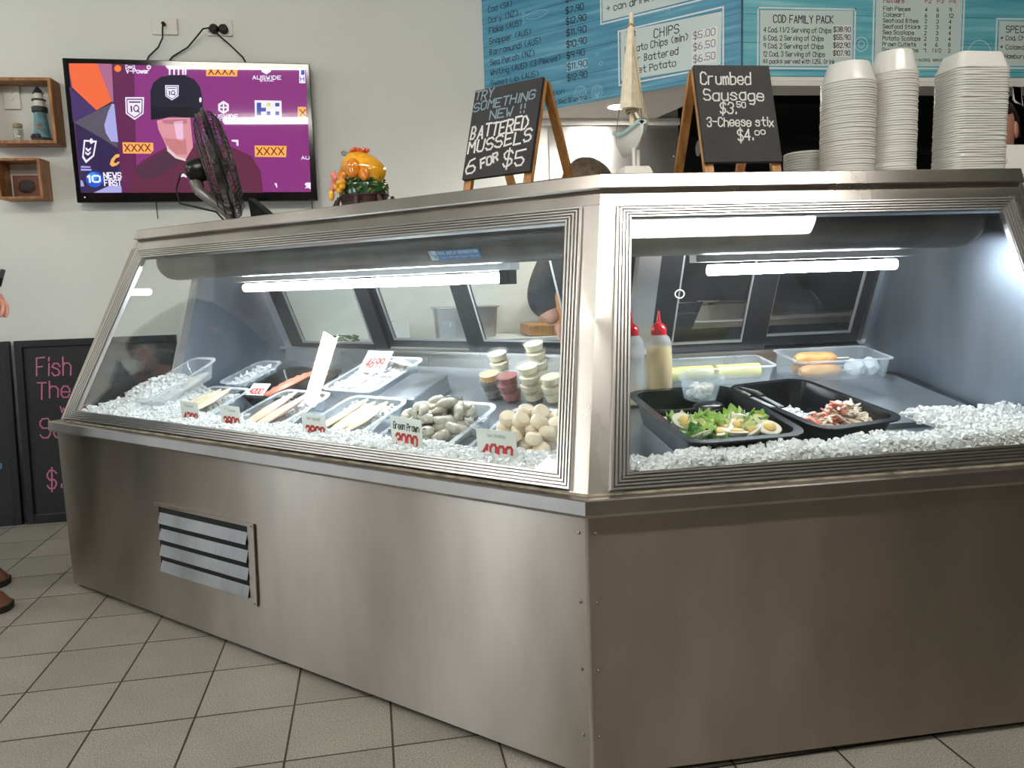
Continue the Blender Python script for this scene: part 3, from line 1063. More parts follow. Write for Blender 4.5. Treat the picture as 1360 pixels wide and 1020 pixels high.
def door(side, s0, s1, g0, g1, zg0, zb, d, mname='frame_black'):
    zt = 1.13
    off = PT[side](0, 0.014, 0.006)
    mb = MB()
    ring4(mb, [dp(side, s0, zb, d), dp(side, s1, zb, d), dp(side, s1, zt, d), dp(side, s0, zt, d)],
          [dp(side, g0, zg0, d), dp(side, g1, zg0, d), dp(side, g1, zt - 0.04, d), dp(side, g0, zt - 0.04, d)], off, mname)
    o = mb.build('sliding_door', CAB, smooth=False)
    mb = MB()
    b4 = [dp(side, g0, zg0, d + 0.005), dp(side, g1, zg0, d + 0.005), dp(side, g1, zt - 0.04, d + 0.005), dp(side, g0, zt - 0.04, d + 0.005)]
    mb.hexa(b4, [q + PT[side](0, 0.004, 0) for q in b4], 'door_glass')
    mb.build('door_pane', o, smooth=False)
    mb = MB()
    ring4(mb, b4, [b4[0].lerp(b4[2], 0.022), b4[1].lerp(b4[3], 0.022), b4[2].lerp(b4[0], 0.022), b4[3].lerp(b4[1], 0.022)], PT[side](0, -0.006, -0.002), 'aluminium_dull')
    mb.build('glazing_bead', o, smooth=False)
    return o


door('L', 1.885, 1.340, 1.805, 1.405, 0.764, 0.742, 0.0)
door('L', 1.360, 0.930, 1.315, 0.955, 0.780, 0.752, 0.022)
door('L', 0.955, 0.46, 0.880, 0.54, 0.783, 0.742, 0.0)
dr = door('R', 0.425, 0.795, 0.49, 0.716, 0.772, 0.742, 0.0)
door('R', 0.755, 1.118, 0.80, 1.088, 0.784, 0.752, 0.022)
mb = MB()
c = dp('R', 0.492, 0.925, -0.006)
mb.tube([c + Vector((0.014 * math.cos(a), 0, 0.012 * math.sin(a))) for a in [2 * math.pi * k / 16 for k in range(16)]], 0.0022, 'white_plastic', 6, closed=True)
mb.build('finger_pull', dr)
for sd, sf, jambs in (('L', 1.93, ((1.93, 1.885), (0.46, 0.385))), ('R', 1.135, ((1.135, 1.118), (0.425, 0.36)))):
    P = PT[sd]
    mb = MB()
    ext(mb, sd, [(0.872, 0.735), (0.872, 0.744), (0.905, 0.746), (0.93, 0.75), (0.93, 0.735)], sf, 'aluminium')
    mb.build('door_sill', CAB, smooth=False)
    mb = MB()
    ext(mb, sd, [(0.70, 1.125), (0.70, 1.165), (0.76, 1.165), (0.76, 1.125)], sf, 'aluminium_dull')
    mb.build('door_header', CAB, smooth=False)
    for a, b in jambs:
        mb = MB()
        b4 = [dp(sd, a, 0.745), dp(sd, b, 0.745), dp(sd, b, 1.13), dp(sd, a, 1.13)]
        mb.hexa(b4, [q + P(0, 0.035, 0.012) for q in b4], 'aluminium')
        mb.build('door_jamb', CAB, smooth=False)
# louvred vent grille low on the left front
mb = MB()
o4 = [LP(1.458, -0.001, 0.147), LP(0.998, -0.001, 0.147), LP(0.988, -0.001, 0.374), LP(1.448, -0.001, 0.370)]
i4 = [LP(1.440, -0.001, 0.164), LP(1.024, -0.001, 0.166), LP(1.014, -0.001, 0.364), LP(1.424, -0.001, 0.361)]
ring4(mb, o4, i4, -NL * 0.005, 'steel_panel')
gr = mb.build('vent_grille', CAB, smooth=False)
mb = MB(); mb.hexa([q - NL * 0.0005 for q in i4], [q - NL * 0.001 for q in i4], 'kick_black'); mb.build('vent_shade', gr, smooth=False)  # black sheet on the solid panel, painting the shade between the louvres
for k in range(4):
    t0, t1 = k / 4.0, (k + 0.64) / 4.0
    lo0, lo1 = i4[0].lerp(i4[3], t0) - UL * 0.003, i4[1].lerp(i4[2], t0) + UL * 0.002
    hi0, hi1 = i4[0].lerp(i4[3], t1) - UL * 0.003, i4[1].lerp(i4[2], t1) + UL * 0.002
    a = [lo0 - NL * 0.010, lo1 - NL * 0.010, hi1 - NL * 0.002, hi0 - NL * 0.002]
    mb = MB(); mb.hexa(a, [q - NL * 0.0015 + Z * 0.001 for q in a], 'steel_slat'); mb.build('louvre', gr, smooth=False)
for q in (o4[0] + UL * -0.008 + Z * 0.008, o4[1] + UL * 0.008 + Z * 0.008, o4[2] + UL * 0.008 - Z * 0.006, o4[3] - UL * 0.008 - Z * 0.006):
    mb = MB(); mb.ball(q - NL * 0.006, 0.003, 'screw', 8, 6); mb.build('screw', gr)


# ------------------------------------------------------------------ trays, ice and seafood
DECK = {'L': (0.4062, 0.31), 'R': (0.5500, 0.15)}      # height at the glass line and slope of each inner deck


def deck_m(side, s, i, off=0.0, rz=0.0):
    """matrix of something standing on the sloping deck; local x to the viewer's right, y inward"""
    base = {'L': -ANG, 'R': 0.0}[side]
    a, m = DECK[side]
    return (Matrix.Translation(PT[side](s, i, a + m * i)) @ Euler((math.atan(m), 0, base), 'XYZ').to_matrix().to_4x4()
            @ Matrix.Translation((0, 0, off)) @ Matrix.Rotation(rz, 4, 'Z'))


def tray(name, label, cat, M, w, d, h, mname, rim=0.012, r=0.03, taper=0.018, th=0.0025, group=None):
    mb = MB()
    wb, db = w - 2 * rim - 2 * taper, d - 2 * rim - 2 * taper
    wt, dt = w - 2 * rim, d - 2 * rim
    loops = [rrect(wb, db, r, 0), rrect(wt, dt, r, h - 0.003), rrect(w, d, r + rim, h - 0.003), rrect(w, d, r + rim, h),
             rrect(wt - 2 * th, dt - 2 * th, r, h), rrect(wb - 2 * th, db - 2 * th, r * 0.9, th)]
    if mname == 'clear_plastic':
        mb.loft(loops[:2], mname, True, False)
        mb.loft(loops[1:5], 'plastic_rim', False, False)
        mb.loft(loops[4:], mname, False, True)
    else:
        mb.loft(loops, mname)
    o = mb.build(name, mtx=M, angle=50)
    return tag(o, label, cat, group)


def ice_bed(M, w, d, z0, z1, n, label, bump=0.006, size=0.009, fn=None):
    """crushed ice: a lumpy bed with loose chips over it, one uncountable mass"""
    mb = MB()
    nx, ny = 14, 12
    vs = []
    for b in range(ny):
        for a in range(nx):
            x, y = -w / 2 + w * a / (nx - 1), -d / 2 + d * b / (ny - 1)
            z = fn(x, y) if fn else z1
            vs.append((x, y, z - 0.004 + random.uniform(-bump, bump) * 0.6))
    fs = [[b * nx + a, b * nx + a + 1, (b + 1) * nx + a + 1, (b + 1) * nx + a] for b in range(ny - 1) for a in range(nx - 1)]
    mb.add(vs, fs, 'ice')
    for _ in range(n):
        x, y = random.uniform(-w / 2, w / 2), random.uniform(-d / 2, d / 2)
        z = (fn(x, y) if fn else z1) + random.uniform(-bump, bump)
        chip(mb, (x, y, z), size)
    o = mb.build('crushed_ice', mtx=M, smooth=False, fix=False)
    return tag(o, label, 'ice', kind='stuff')


def chip(mb, c, size):
    c = Vector(c)
    q = Euler((random.uniform(0, 6), random.uniform(0, 6), random.uniform(0, 6))).to_matrix()
    s = size * random.uniform(0.6, 1.35)
    vs = [c + q @ Vector((sx * s * random.uniform(0.3, 0.6), sy * s * random.uniform(0.3, 0.6), sz * s * random.uniform(0.25, 0.5)))
          for sz in (-1, 1) for sx, sy in ((-1, -1), (1, -1), (1, 1), (-1, 1))]
    mb.add(vs, [[3, 2, 1, 0], [4, 5, 6, 7], [0, 1, 5, 4], [1, 2, 6, 5], [2, 3, 7, 6], [3, 0, 4, 7]], 'ice')


def scatter_ice(side, regions, label, size=0.0092):
    mb = MB()
    for s0, s1, i0, i1, n, fn in regions:
        nx, ny = max(4, int((s1 - s0) / 0.02)), max(3, int((i1 - i0) / 0.02))
        vs = []
        for b in range(ny):
            for a in range(nx):
                s, i = s0 + (s1 - s0) * a / (nx - 1), i0 + (i1 - i0) * b / (ny - 1)
                vs.append(PT[side](s, i, fn(s, i) - 0.005 + random.uniform(-0.002, 0.002)))
        mb.add(vs, [[b * nx + a, b * nx + a + 1, (b + 1) * nx + a + 1, (b + 1) * nx + a] for b in range(ny - 1) for a in range(nx - 1)], 'ice')
        # front face of the drift down to the deck
        for a in range(nx - 1):
            p, q = vs[a], vs[a + 1]
            mb.quad([p, q, Vector((q.x, q.y, 0.555)), Vector((p.x, p.y, 0.555))], 'ice')
        for _ in range(n):
            s, i = random.uniform(s0, s1), random.uniform(i0, i1)
            chip(mb, PT[side](s, i, fn(s, i) + random.uniform(-0.006, 0.005)), size)
        for _ in range(n // 4):
            s = random.uniform(s0, s1)
            zt = fn(s, i0)
            z = random.uniform(0.575, zt)
            chip(mb, PT[side](s, max(i0, gi(z) + 0.012), z), size)
    o = mb.build('crushed_ice', smooth=False, fix=False)
    return tag(o, label, 'ice', kind='stuff')


def bank(s, i):
    return 0.600 - 0.14 * (i - 0.04) + 0.004 * math.sin(s * 23) + 0.003 * math.sin(i * 40 + s * 9)


def hill(s, i):
    return bank(s, i) + 0.135 * math.exp(-((s - 1.885) / 0.085) ** 2 - ((i - 0.36) / 0.19) ** 2)


scatter_ice('L', [(0.09, 1.62, 0.045, 0.305, 4600, bank)], 'crushed ice banked along the left front glass, burying the fronts of the trays')
scatter_ice('L', [(1.60, 1.92, 0.045, 0.56, 2100, hill)], 'crushed ice heaped at the left end of the counter')
scatter_ice('R', [(0.07, 0.86, 0.055, 0.120, 2000, lambda s, i: 0.604 + 0.022 * s + 0.12 * (i - 0.05) + 0.004 * math.sin(s * 31)),
                  ],
            'crushed ice banked along the right front glass before the black trays', 0.0085)
scatter_ice('R', [(0.84, 1.12, 0.055, 0.30, 1500, lambda s, i: 0.622 + 0.07 * (i - 0.05) + 0.004 * math.sin(s * 29))], 'crushed ice at the right end of the counter beside the black trays', 0.0085)


def fillet_mesh(L, w, t, mname, curve=0.0, ridges=0):
    mb = MB()
    loops = []
    n = 16
    for k in range(n + 1):
        u = k / n
        y = (u - 0.5) * L
        ww = w * (math.sin(math.pi * min(1, max(0.04, u * 0.92 + 0.04))) ** 0.6) * (0.65 + 0.5 * (1 - u))
        tt = t * (math.sin(math.pi * (0.06 + 0.88 * u)) ** 0.5)
        xo = curve * math.sin(math.pi * u)
        lp = []
        for a in range(12):
            q = 2 * math.pi * a / 12
            rr = 1 + (0.05 * math.sin(u * 40 + a) if ridges else 0)
            lp.append((xo + ww / 2 * math.cos(q) * rr, y, tt * (0.5 + 0.5 * math.sin(q)) + (0.1 * t * math.sin(ridges * u * math.pi * 2) if ridges and math.sin(q) > 0.2 else 0)))
        loops.append(lp)
    mb.loft(loops, mname)
    return mb


def card(M, w, h, label, lines, lean=0.45, m='card_white'):
    """paper price card stuck upright in the ice, leaning back"""
    mb = MB()
    mb.box(-w / 2, w / 2, -0.0005, 0.0005, 0, h, m)
    F = ((-w / 2, -0.0005, 0), (1, 0, 0), (0, 0, 1), (0, -1, 0))
    for tx, x, y, hh, pen, wd, ink in lines:
        write(mb, ink, tx, F, x, y, hh, pen, wd, lift=0.0004, slant=0.15)
    o = mb.build('price_card', mtx=M @ Matrix.Rotation(-lean, 4, 'X'), smooth=False, fix=False)
    return tag(o, label, 'price card')


def lay(o_first, mb_fn, name, label, cat, Ms, group):
    """first piece built, the rest copies"""
    first = None
    for k, M in enumerate(Ms):
        if first is None:
            first = tag(mb_fn().build(name, mtx=M), label, cat, group)
        else:
            dup(first, M)
    return first


def spot(M, x, y, z, rz=0.0, rx=0.0, ry=0.0):
    return M @ Matrix.Translation((x, y, z)) @ Euler((rx, ry, rz), 'XYZ').to_matrix().to_4x4()


# ---- left case: front row, from the corner
# scallops
M = deck_m('L', 0.375, 0.385, 0.002)
tray('food_tray', 'clear plastic tray heaped with cream scallops beside the corner post', 'tray', M, 0.265, 0.325, 0.065, 'clear_plastic')
ice_bed(M, 0.20, 0.26, 0.0, 0.040, 130, 'crushed ice under the scallops')


def scallop():
    mb = MB()
    mb.lathe([(0.004, -0.0145), (0.017, -0.014), (0.0215, -0.009), (0.0225, 0.0), (0.0215, 0.009), (0.017, 0.014), (0.004, 0.0152)], 'scallop_cream', 16)
    return mb


Ms = []
random.seed(21)
for lev, rows in ((0.056, [(-0.095, 4), (-0.050, 4), (-0.005, 4), (0.040, 4), (0.085, 4)]), (0.084, [(-0.060, 3), (-0.015, 4), (0.03, 4), (0.07, 3)]), (0.108, [(-0.01, 3), (0.035, 2)])):
    for y, n in rows:
        for k in range(n):
            x = (k - (n - 1) / 2) * 0.045 + random.uniform(-0.008, 0.008)
            Ms.append(spot(M, x, y + 0.015 + random.uniform(-0.008, 0.008), lev, random.uniform(0, 6), random.uniform(-0.8, 0.8), random.uniform(-0.7, 0.7)))
lay(None, scallop, 'scallop', 'round cream scallop in the heap beside the corner post', 'scallop', Ms, 'scallops heaped in the clear tray')
card(deck_m('L', 0.322, 0.200, 0.098, 0.02), 0.108, 0.085, 'white price card reading 4000 in red, in front of the scallops',
     [('Sea Scallop', 0.030, 0.068, 0.007, 0.001, 0.050, 'ink_grey'), ('4000', 0.012, 0.018, 0.030, 0.007, 0.080, 'ink_red')], 0.22)
# prawns
M = deck_m('L', 0.697, 0.395, 0.002)
tray('food_tray', 'clear plastic tray piled with grey green prawns', 'tray', M, 0.265, 0.325, 0.062, 'clear_plastic')
ice_bed(M, 0.20, 0.26, 0.0, 0.034, 120, 'crushed ice under the green prawns')


def prawn():
    mb = MB()
    path, rad = [], []
    for k in range(17):
        u = k / 16
        a = -0.4 + u * 2.9
        r = 0.0205 + 0.004 * u
        path.append((r * math.cos(a), r * math.sin(a) - 0.004, 0.002 * math.sin(u * 3)))
        rad.append((0.003 + 0.0098 * math.sin(math.pi * min(1, 0.22 + 0.74 * (1 - u))) ** 0.8) * (1 + 0.12 * (k % 2)))
    mb.tube(path, rad, 'prawn_grey', 10)
    for k in range(4):
        a = 0.5 + 0.35 * k
        mb.tube([(0.017 * math.cos(a), 0.017 * math.sin(a) - 0.004, 0.003), (0.008 * math.cos(a), 0.008 * math.sin(a) - 0.004, 0.007), (0.004 * math.cos(a + 0.4), 0.004 * math.sin(a + 0.4) - 0.004, 0.002)], 0.0013, 'prawn_tail', 5)
    return mb


def prawn_thing(M, label, group):
    M = M @ Matrix.Scale(1.08, 4)
    o = prawn().build('prawn', mtx=M)
    tag(o, label, 'prawn', group)
    mb = MB()
    e = Vector((0.0245 * math.cos(2.5), 0.0245 * math.sin(2.5) - 0.004, 0.0))
    for da in (-0.5, 0, 0.5):
        d = Vector((math.cos(3.9 + da), math.sin(3.9 + da), 0.2 * da))
        mb.tube([e - d * 0.002, e + d * 0.012, e + d * 0.024], [0.0025, 0.0048, 0.0012], 'prawn_tail', 6)
    t = mb.build('tail', o)
    return o


first = None
random.seed(5)
for lev, n, rx_, ry_ in ((0.044, 26, 0.098, 0.115), (0.064, 22, 0.086, 0.100), (0.084, 15, 0.066, 0.078), (0.102, 8, 0.042, 0.050)):
    for k in range(n):
        a = 2 * math.pi * (k * 0.618)
        q = math.sqrt((k + 0.5) / n)
        Mk = spot(M, rx_ * q * math.cos(a), ry_ * q * math.sin(a) + 0.020, lev + random.uniform(-0.005, 0.005), random.uniform(0, 6.28), random.uniform(-0.7, 0.7), random.uniform(-0.6, 0.6))
        if first is None:
            first = prawn_thing(Mk, 'grey green raw prawn in the pile behind the Green Prawn card', 'green prawns piled in the clear tray')
        else:
            dup(first, Mk @ Matrix.Scale(1.08 + 0.12 * random.random(), 4))
card(deck_m('L', 0.596, 0.200, 0.094, -0.10), 0.112, 0.098, 'white price card reading Green Prawn in black and 3000 in red',
     [('Green Prawn', 0.010, 0.066, 0.018, 0.0028, 0.092, 'ink_black'), ('3000', 0.014, 0.022, 0.032, 0.007, 0.076, 'ink_red')], 0.22)
# upturned steel pan behind the prawns
M = deck_m('L', 0.985, 0.645, 0.001)
mb = MB()
mb.loft([rrect(0.155, 0.19, 0.012, 0), rrect(0.155, 0.19, 0.012, 0.05), rrect(0.147, 0.182, 0.010, 0.054)], 'steel_inside')
o = mb.build('upturned_pan', mtx=M); tag(o, 'shallow upturned stainless steel pan on the deck behind the prawns', 'pan')

# fillets: (s, i, rz, tray label, fillet material, count, length, fillet label, group, card)
ROW = [(1.020, 0.385, 0.0, 'clear plastic tray of pale yellow fillets left of the prawns', 'fillet_yellow', 5, 0.17,
        'pale yellow fish fillet in the tray left of the prawns', 'pale yellow fillets left of the prawns',
        ('white price card with red digits before the fillets left of the prawns', 'Barramundi')),
       (1.360, 0.390, 0.0, 'clear plastic tray of pinkish fillets in the middle of the front row', 'fillet_pink', 4, 0.20,
        'pinkish long fish fillet in the middle tray of the front row', 'pinkish fillets in the middle of the front row',
        ('cream price card with red digits before the pinkish fillets', 'Flake')),
       (1.760, 0.375, 0.0, 'clear plastic tray of pale fillets nearest the banked ice at left', 'fillet_yellow', 6, 0.16,
        'pale fish fillet in the tray nearest the banked ice at left', 'pale fillets nearest the banked ice',
        ('price card with red digits before the leftmost tray of fillets', 'Snapper'))]
for s, i, rz, tl, fm, nf, fl, flab, grp, (clab, ctext) in ROW:
    M = deck_m('L', s, i, 0.002, rz)
    tray('food_tray', tl, 'tray', M, 0.255, 0.325, 0.062, 'clear_plastic')
    ice_bed(M, 0.19, 0.26, 0.0, 0.040, 150, 'crushed ice in the ' + tl[6:].replace('plastic ', ''), fn=lambda x, y: 0.036 + 0.014 * (y / 0.11))
    Ms = []
    for k in range(nf):
        Ms.append(spot(M, -0.062 + 0.120 * k / (nf - 1), 0.025 + random.uniform(-0.015, 0.015), 0.046 + 0.010 * (k % 2) + 0.003 * k, random.uniform(-0.15, 0.15) - 0.18, 0.10, random.uniform(-0.2, 0.2)))
    lay(None, lambda: fillet_mesh(fl, 0.046, 0.017, fm, 0.008), 'fish_fillet', flab, 'fish fillet', Ms, grp)
    card(deck_m('L', {1.020: 0.930, 1.360: 1.295, 1.760: 1.500}[s], 0.200, 0.100, -0.05), 0.100, 0.078, clab,
         [(ctext, 0.022, 0.061, 0.008, 0.0012, 0.055, 'ink_grey'), ('3800' if 'cream' in clab else ('2800' if 'left of' in clab else '4200'), 0.012, 0.014, 0.028, 0.0065, 0.076, 'ink_red')], 0.25)
# back row
M = deck_m('L', 1.195, 0.688, 0.004)
tray('food_tray', 'clear plastic tray of white ice with the 4699 card, behind the front row', 'tray', M, 0.250, 0.29, 0.065, 'clear_plastic')
ice_bed(M, 0.19, 0.23, 0.0, 0.058, 260, 'white crushed ice in the tray with the 4699 card', 0.008, 0.010)
Ms = [spot(M, 0.045 + 0.02 * k, 0.085 - 0.02 * k, 0.066 + 0.008 * k, 0.9 + 0.2 * k, 0, 0.1) for k in range(3)]
lay(None, lambda: fillet_mesh(0.10, 0.034, 0.014, 'fillet_yellow', 0.006), 'fish_fillet', 'short pale fish piece on the ice beside the 4699 card', 'fish piece', Ms, 'fish pieces beside the 4699 card')
card(spot(M, -0.020, 0.005, 0.064), 0.120, 0.090, 'large white price card reading 4699 in red, on the tray of ice',
     [('4699', 0.020, 0.022, 0.036, 0.0062, 0.076, 'ink_red')], 1.0, 'card_white')
M = deck_m('L', 1.535, 0.607, 0.002)
tray('food_tray', 'black plastic tray holding one piece of salmon', 'tray', M, 0.325, 0.265, 0.055, 'black_tray')
o = tag(fillet_mesh(0.22, 0.055, 0.026, 'salmon', 0.01, 9).build('salmon_fillet', mtx=spot(M, -0.030, 0.015, 0.030, -0.30, 0.06, 0)), 'single orange salmon fillet in the black tray', 'fish fillet')
card(spot(M, -0.055, -0.120, 0.056, 0.05), 0.090, 0.055, 'white price card with red digits lying over the front of the black salmon tray',
     [('Salmon', 0.03, 0.037, 0.006, 0.001, 0.03, 'ink_grey'), ('4200', 0.010, 0.008, 0.022, 0.005, 0.062, 'ink_red')], 1.15, 'paper_white')
M = deck_m('L', 1.790, 0.640, 0.012)
tray('food_tray', 'clear plastic tray holding only ice, between the salmon and the end wall', 'tray', M, 0.15, 0.22, 0.06, 'clear_plastic')
ice_bed(M, 0.10, 0.16, 0.0, 0.046, 120, 'crushed ice in the tray between the salmon and the end wall', 0.009)
M = deck_m('L', 1.845, 0.385, 0.105)
tray('food_tray', 'clear plastic tray with white squid, tilted on the ice at the left end', 'tray', M @ Matrix.Rotation(0.10, 4, 'X'), 0.16, 0.31, 0.060, 'clear_plastic')
lay(None, lambda: fillet_mesh(0.13, 0.05, 0.024, 'squid_white', 0.004), 'squid_tube', 'white squid tube in the tilted tray at the left end', 'squid',
    [spot(M @ Matrix.Rotation(0.10, 4, 'X'), 0.022, -0.055, 0.006, -0.1), spot(M @ Matrix.Rotation(0.10, 4, 'X'), 0.022, 0.06, 0.006, 0.1), spot(M @ Matrix.Rotation(0.10, 4, 'X'), -0.03, 0.0, 0.006, 0.05)], 'squid tubes at the left end')

# ---- sauce cups, stacked at the back by the corner


def cup_thing(label, M, sauce, group):
    t = thing('sauce_cup', label, 'sauce cup', group=group, mtx=M)
    mb = MB(); mb.lathe([(0.0215, 0), (0.0245, 0.002), (0.0295, 0.024), (0.0285, 0.024), (0.0235, 0.003), (0.0205, 0.0015)], 'cup_plastic', 24); mb.build('cup', t)
    mb = MB(); mb.lathe([(0.0232, 0.0035), (0.0278, 0.0215)], sauce, 20); mb.build('sauce', t)
    mb = MB(); mb.lathe([(0.0318, 0.0225), (0.0325, 0.024), (0.0325, 0.0275), (0.031, 0.0285), (0.0285, 0.0275), (0.0275, 0.026), (0.005, 0.0258)], 'cup_plastic', 24); mb.build('lid', t)
    return t


STK = [('L', 0.712, 0.700, 3, 'brown_sauce', 'brown sauce, stack nearest the prawns'),
       ('L', 0.640, 0.692, 3, 'red_sauce', 'red sauce, stack beside the brown sauce'),
       ('L', 0.566, 0.700, 4, 'cream_sauce', 'cream sauce, tall front stack'),
       ('L', 0.492, 0.700, 3, 'cream_sauce', 'cream sauce, stack beside the corner frame'),
       ('L', 0.735, 0.785, 4, 'cream_sauce', 'cream sauce, stack behind the brown sauce'),
       ('L', 0.600, 0.800, 5, 'cream_sauce', 'cream sauce, rear stack by the doors')]
POS = {0: 'bottom', 1: 'second'}
for sd, s, i, n, sc_, lb in STK:
    dz = 0.0
    for k in range(n):
        w = 'topmost' if k == n - 1 else ('lowest' if k == 0 else ('second from the bottom' if k == 1 else ('third from the bottom' if k == 2 else 'fourth from the bottom')))
        sc2 = 'orange_sauce' if (sc_ == 'brown_sauce' and k == n - 1) else sc_
        lab = '%s lidded cup: %s' % (w, lb)
        if sc2 == 'orange_sauce':
            lab = 'lidded cup of pale orange sauce topping the brown sauce stack'
        cup_thing(lab, deck_m(sd, s + 0.004 * math.sin(k * 2.1), i + 0.003 * math.cos(k * 1.7), 0.002 + 0.0286 * k, k * 0.7) @ Matrix.Scale(1.09, 4), sc2, 'sauce cups at the back by the corner')

# ---- right case
def black_tray(label, s, i, w, d, rz):
    M = deck_m('R', s, i, 0.0, rz)
    return tray('salad_tray', label, 'tray', M, w, d, 0.070, 'black_tray', 0.016, 0.035, 0.016), M


random.seed(11)
T1, M = black_tray('black plastic tray of egg and lettuce salad', 0.370, 0.318, 0.278, 0.395, 0.045)
mb = MB(); mb.loft([rrect(0.21, 0.32, 0.02, 0), rrect(0.215, 0.325, 0.02, 0.003)], 'box_plastic')
tag(mb.build('tray_liner', mtx=spot(M, 0, 0, 0.004)), 'translucent white liner on the bottom of the egg salad tray', 'liner')


def egg():
    mb = MB(); mb.lathe([(0.004, -0.012), (0.014, -0.010), (0.0195, -0.004), (0.021, 0.0), (0.0195, 0.0015), (0.012, 0.0015)], 'egg_white', 16, Matrix.Scale(1.12, 4) @ Matrix.Scale(1.22, 4, (1, 0, 0)))
    return mb


eggs = None
EP = [(-0.075, -0.125), (-0.035, -0.115), (0.0, -0.13), (0.04, -0.115), (0.075, -0.13), (-0.055, -0.085), (-0.01, -0.085), (0.03, -0.08), (0.07, -0.09), (-0.085, -0.05), (0.0, -0.045), (0.055, -0.05), (0.085, -0.06)]
for k, (x, y) in enumerate(EP):
    Mk = spot(M, x, y, 0.060 + random.uniform(-0.004, 0.008), random.uniform(0, 6.28), random.uniform(-0.2, 0.75), random.uniform(-0.5, 0.5))
    if eggs is None:
        eggs = tag(egg().build('egg_half', mtx=Mk), 'halved boiled egg among the lettuce in the left black tray', 'egg', 'egg halves in the salad')
        mb = MB(); mb.lathe([(0.0145, 0.001), (0.0140, 0.004), (0.009, 0.0065), (0.002, 0.007)], 'egg_yolk', 14, Matrix.Translation((0.002, 0, 0.0)))
        mb.build('yolk', eggs)
    else:
        dup(eggs, Mk)


def leaf(mname):
    mb = MB()
    n = 7
    vs, top = [], []
    for b in range(n):
        for a in range(n):
            u, v = a / (n - 1) - 0.5, b / (n - 1) - 0.5
            f = 1 - 0.5 * (abs(u) + abs(v)) ** 2
            vs.append(Vector((u * 0.055 * f, v * 0.045 * f, 0.008 * math.sin(u * 9 + v * 4) + 0.006 * math.cos(v * 11) + random.uniform(-0.003, 0.003))))
    top = [v + Vector((0, 0, 0.0012)) for v in vs]
    fs = []
    N2 = n * n
    for b in range(n - 1):
        for a in range(n - 1):
            q = [b * n + a, b * n + a + 1, (b + 1) * n + a + 1, (b + 1) * n + a]
            fs.append(q[::-1]); fs.append([N2 + t for t in q])
    edge = [a for a in range(n)] + [b * n + n - 1 for b in range(1, n)] + [(n - 1) * n + a for a in range(n - 2, -1, -1)] + [b * n for b in range(n - 2, 0, -1)]
    for k in range(len(edge)):
        p, q = edge[k], edge[(k + 1) % len(edge)]
        fs.append([p, q, N2 + q, N2 + p])
    mb.add(vs + top, fs, mname)
    return mb


for mname, n, lb in (('lettuce_green', 22, 'bright green lettuce piece in the egg salad'), ('lettuce_pale', 20, 'pale yellow green lettuce piece in the egg salad'), ('lettuce_dark', 7, 'dark green lettuce piece in the egg salad')):
    Ms = [spot(M, random.uniform(-0.095, 0.095), random.uniform(-0.14, -0.005), 0.046 + random.uniform(0, 0.026), random.uniform(0, 6), random.uniform(-0.6, 0.6), random.uniform(-0.6, 0.6)) for _ in range(n)]
    lay(None, lambda: leaf(mname), 'lettuce_piece', lb, 'lettuce', Ms, 'lettuce pieces in the egg salad')


def serving_tongs(label, M):
    t = thing('serving_tongs', label, 'tongs', mtx=M)
    for s in (-1, 1):
        mb = MB()
        mb.tube([(0.010 * s, 0, 0.0), (0.016 * s, 0.06, 0.002), (0.014 * s, 0.10, 0.0)], [0.005, 0.0065, 0.006], 'black_plastic', 8); mb.build('handle', t)
        mb = MB()
        mb.hexa([(0.014 * s - 0.005, 0.09, -0.001), (0.014 * s + 0.005, 0.09, -0.001), (0.010 * s + 0.006, 0.20, -0.004), (0.010 * s - 0.006, 0.20, -0.004)],
                [(0.014 * s - 0.005, 0.09, 0.001), (0.014 * s + 0.005, 0.09, 0.001), (0.010 * s + 0.006, 0.20, -0.002), (0.010 * s - 0.006, 0.20, -0.002)], 'aluminium')
        mb.build('blade', t)
    mb = MB(); mb.tube([(-0.010, 0, 0), (0, -0.012, 0), (0.010, 0, 0)], 0.005, 'black_plastic', 8); mb.build('hinge', t)
    return t


serving_tongs('black and steel tongs lying across the rim between the two black trays', spot(deck_m('R', 0.492, 0.43, 0.0), 0, 0, 0.082, math.pi - 0.02, 0.10, 0.0))
t = thing('serving_spoon', 'black serving spoon resting in the egg salad tray behind the eggs', 'spoon', mtx=spot(M, -0.05, 0.075, 0.045, -1.35, 0, 0))
mb = MB(); mb.tube([(0, -0.05, 0.02), (0.0, 0.0, 0.008), (0, 0.06, 0.004)], [0.006, 0.005, 0.004], 'black_plastic', 8, Matrix.Scale(0.6, 4, (0, 0, 1))); mb.build('handle', t)
mb = MB(); mb.ball((0, 0.095, 0.004), (0.028, 0.042, 0.010), 'black_plastic', 16, 8); mb.build('bowl', t)

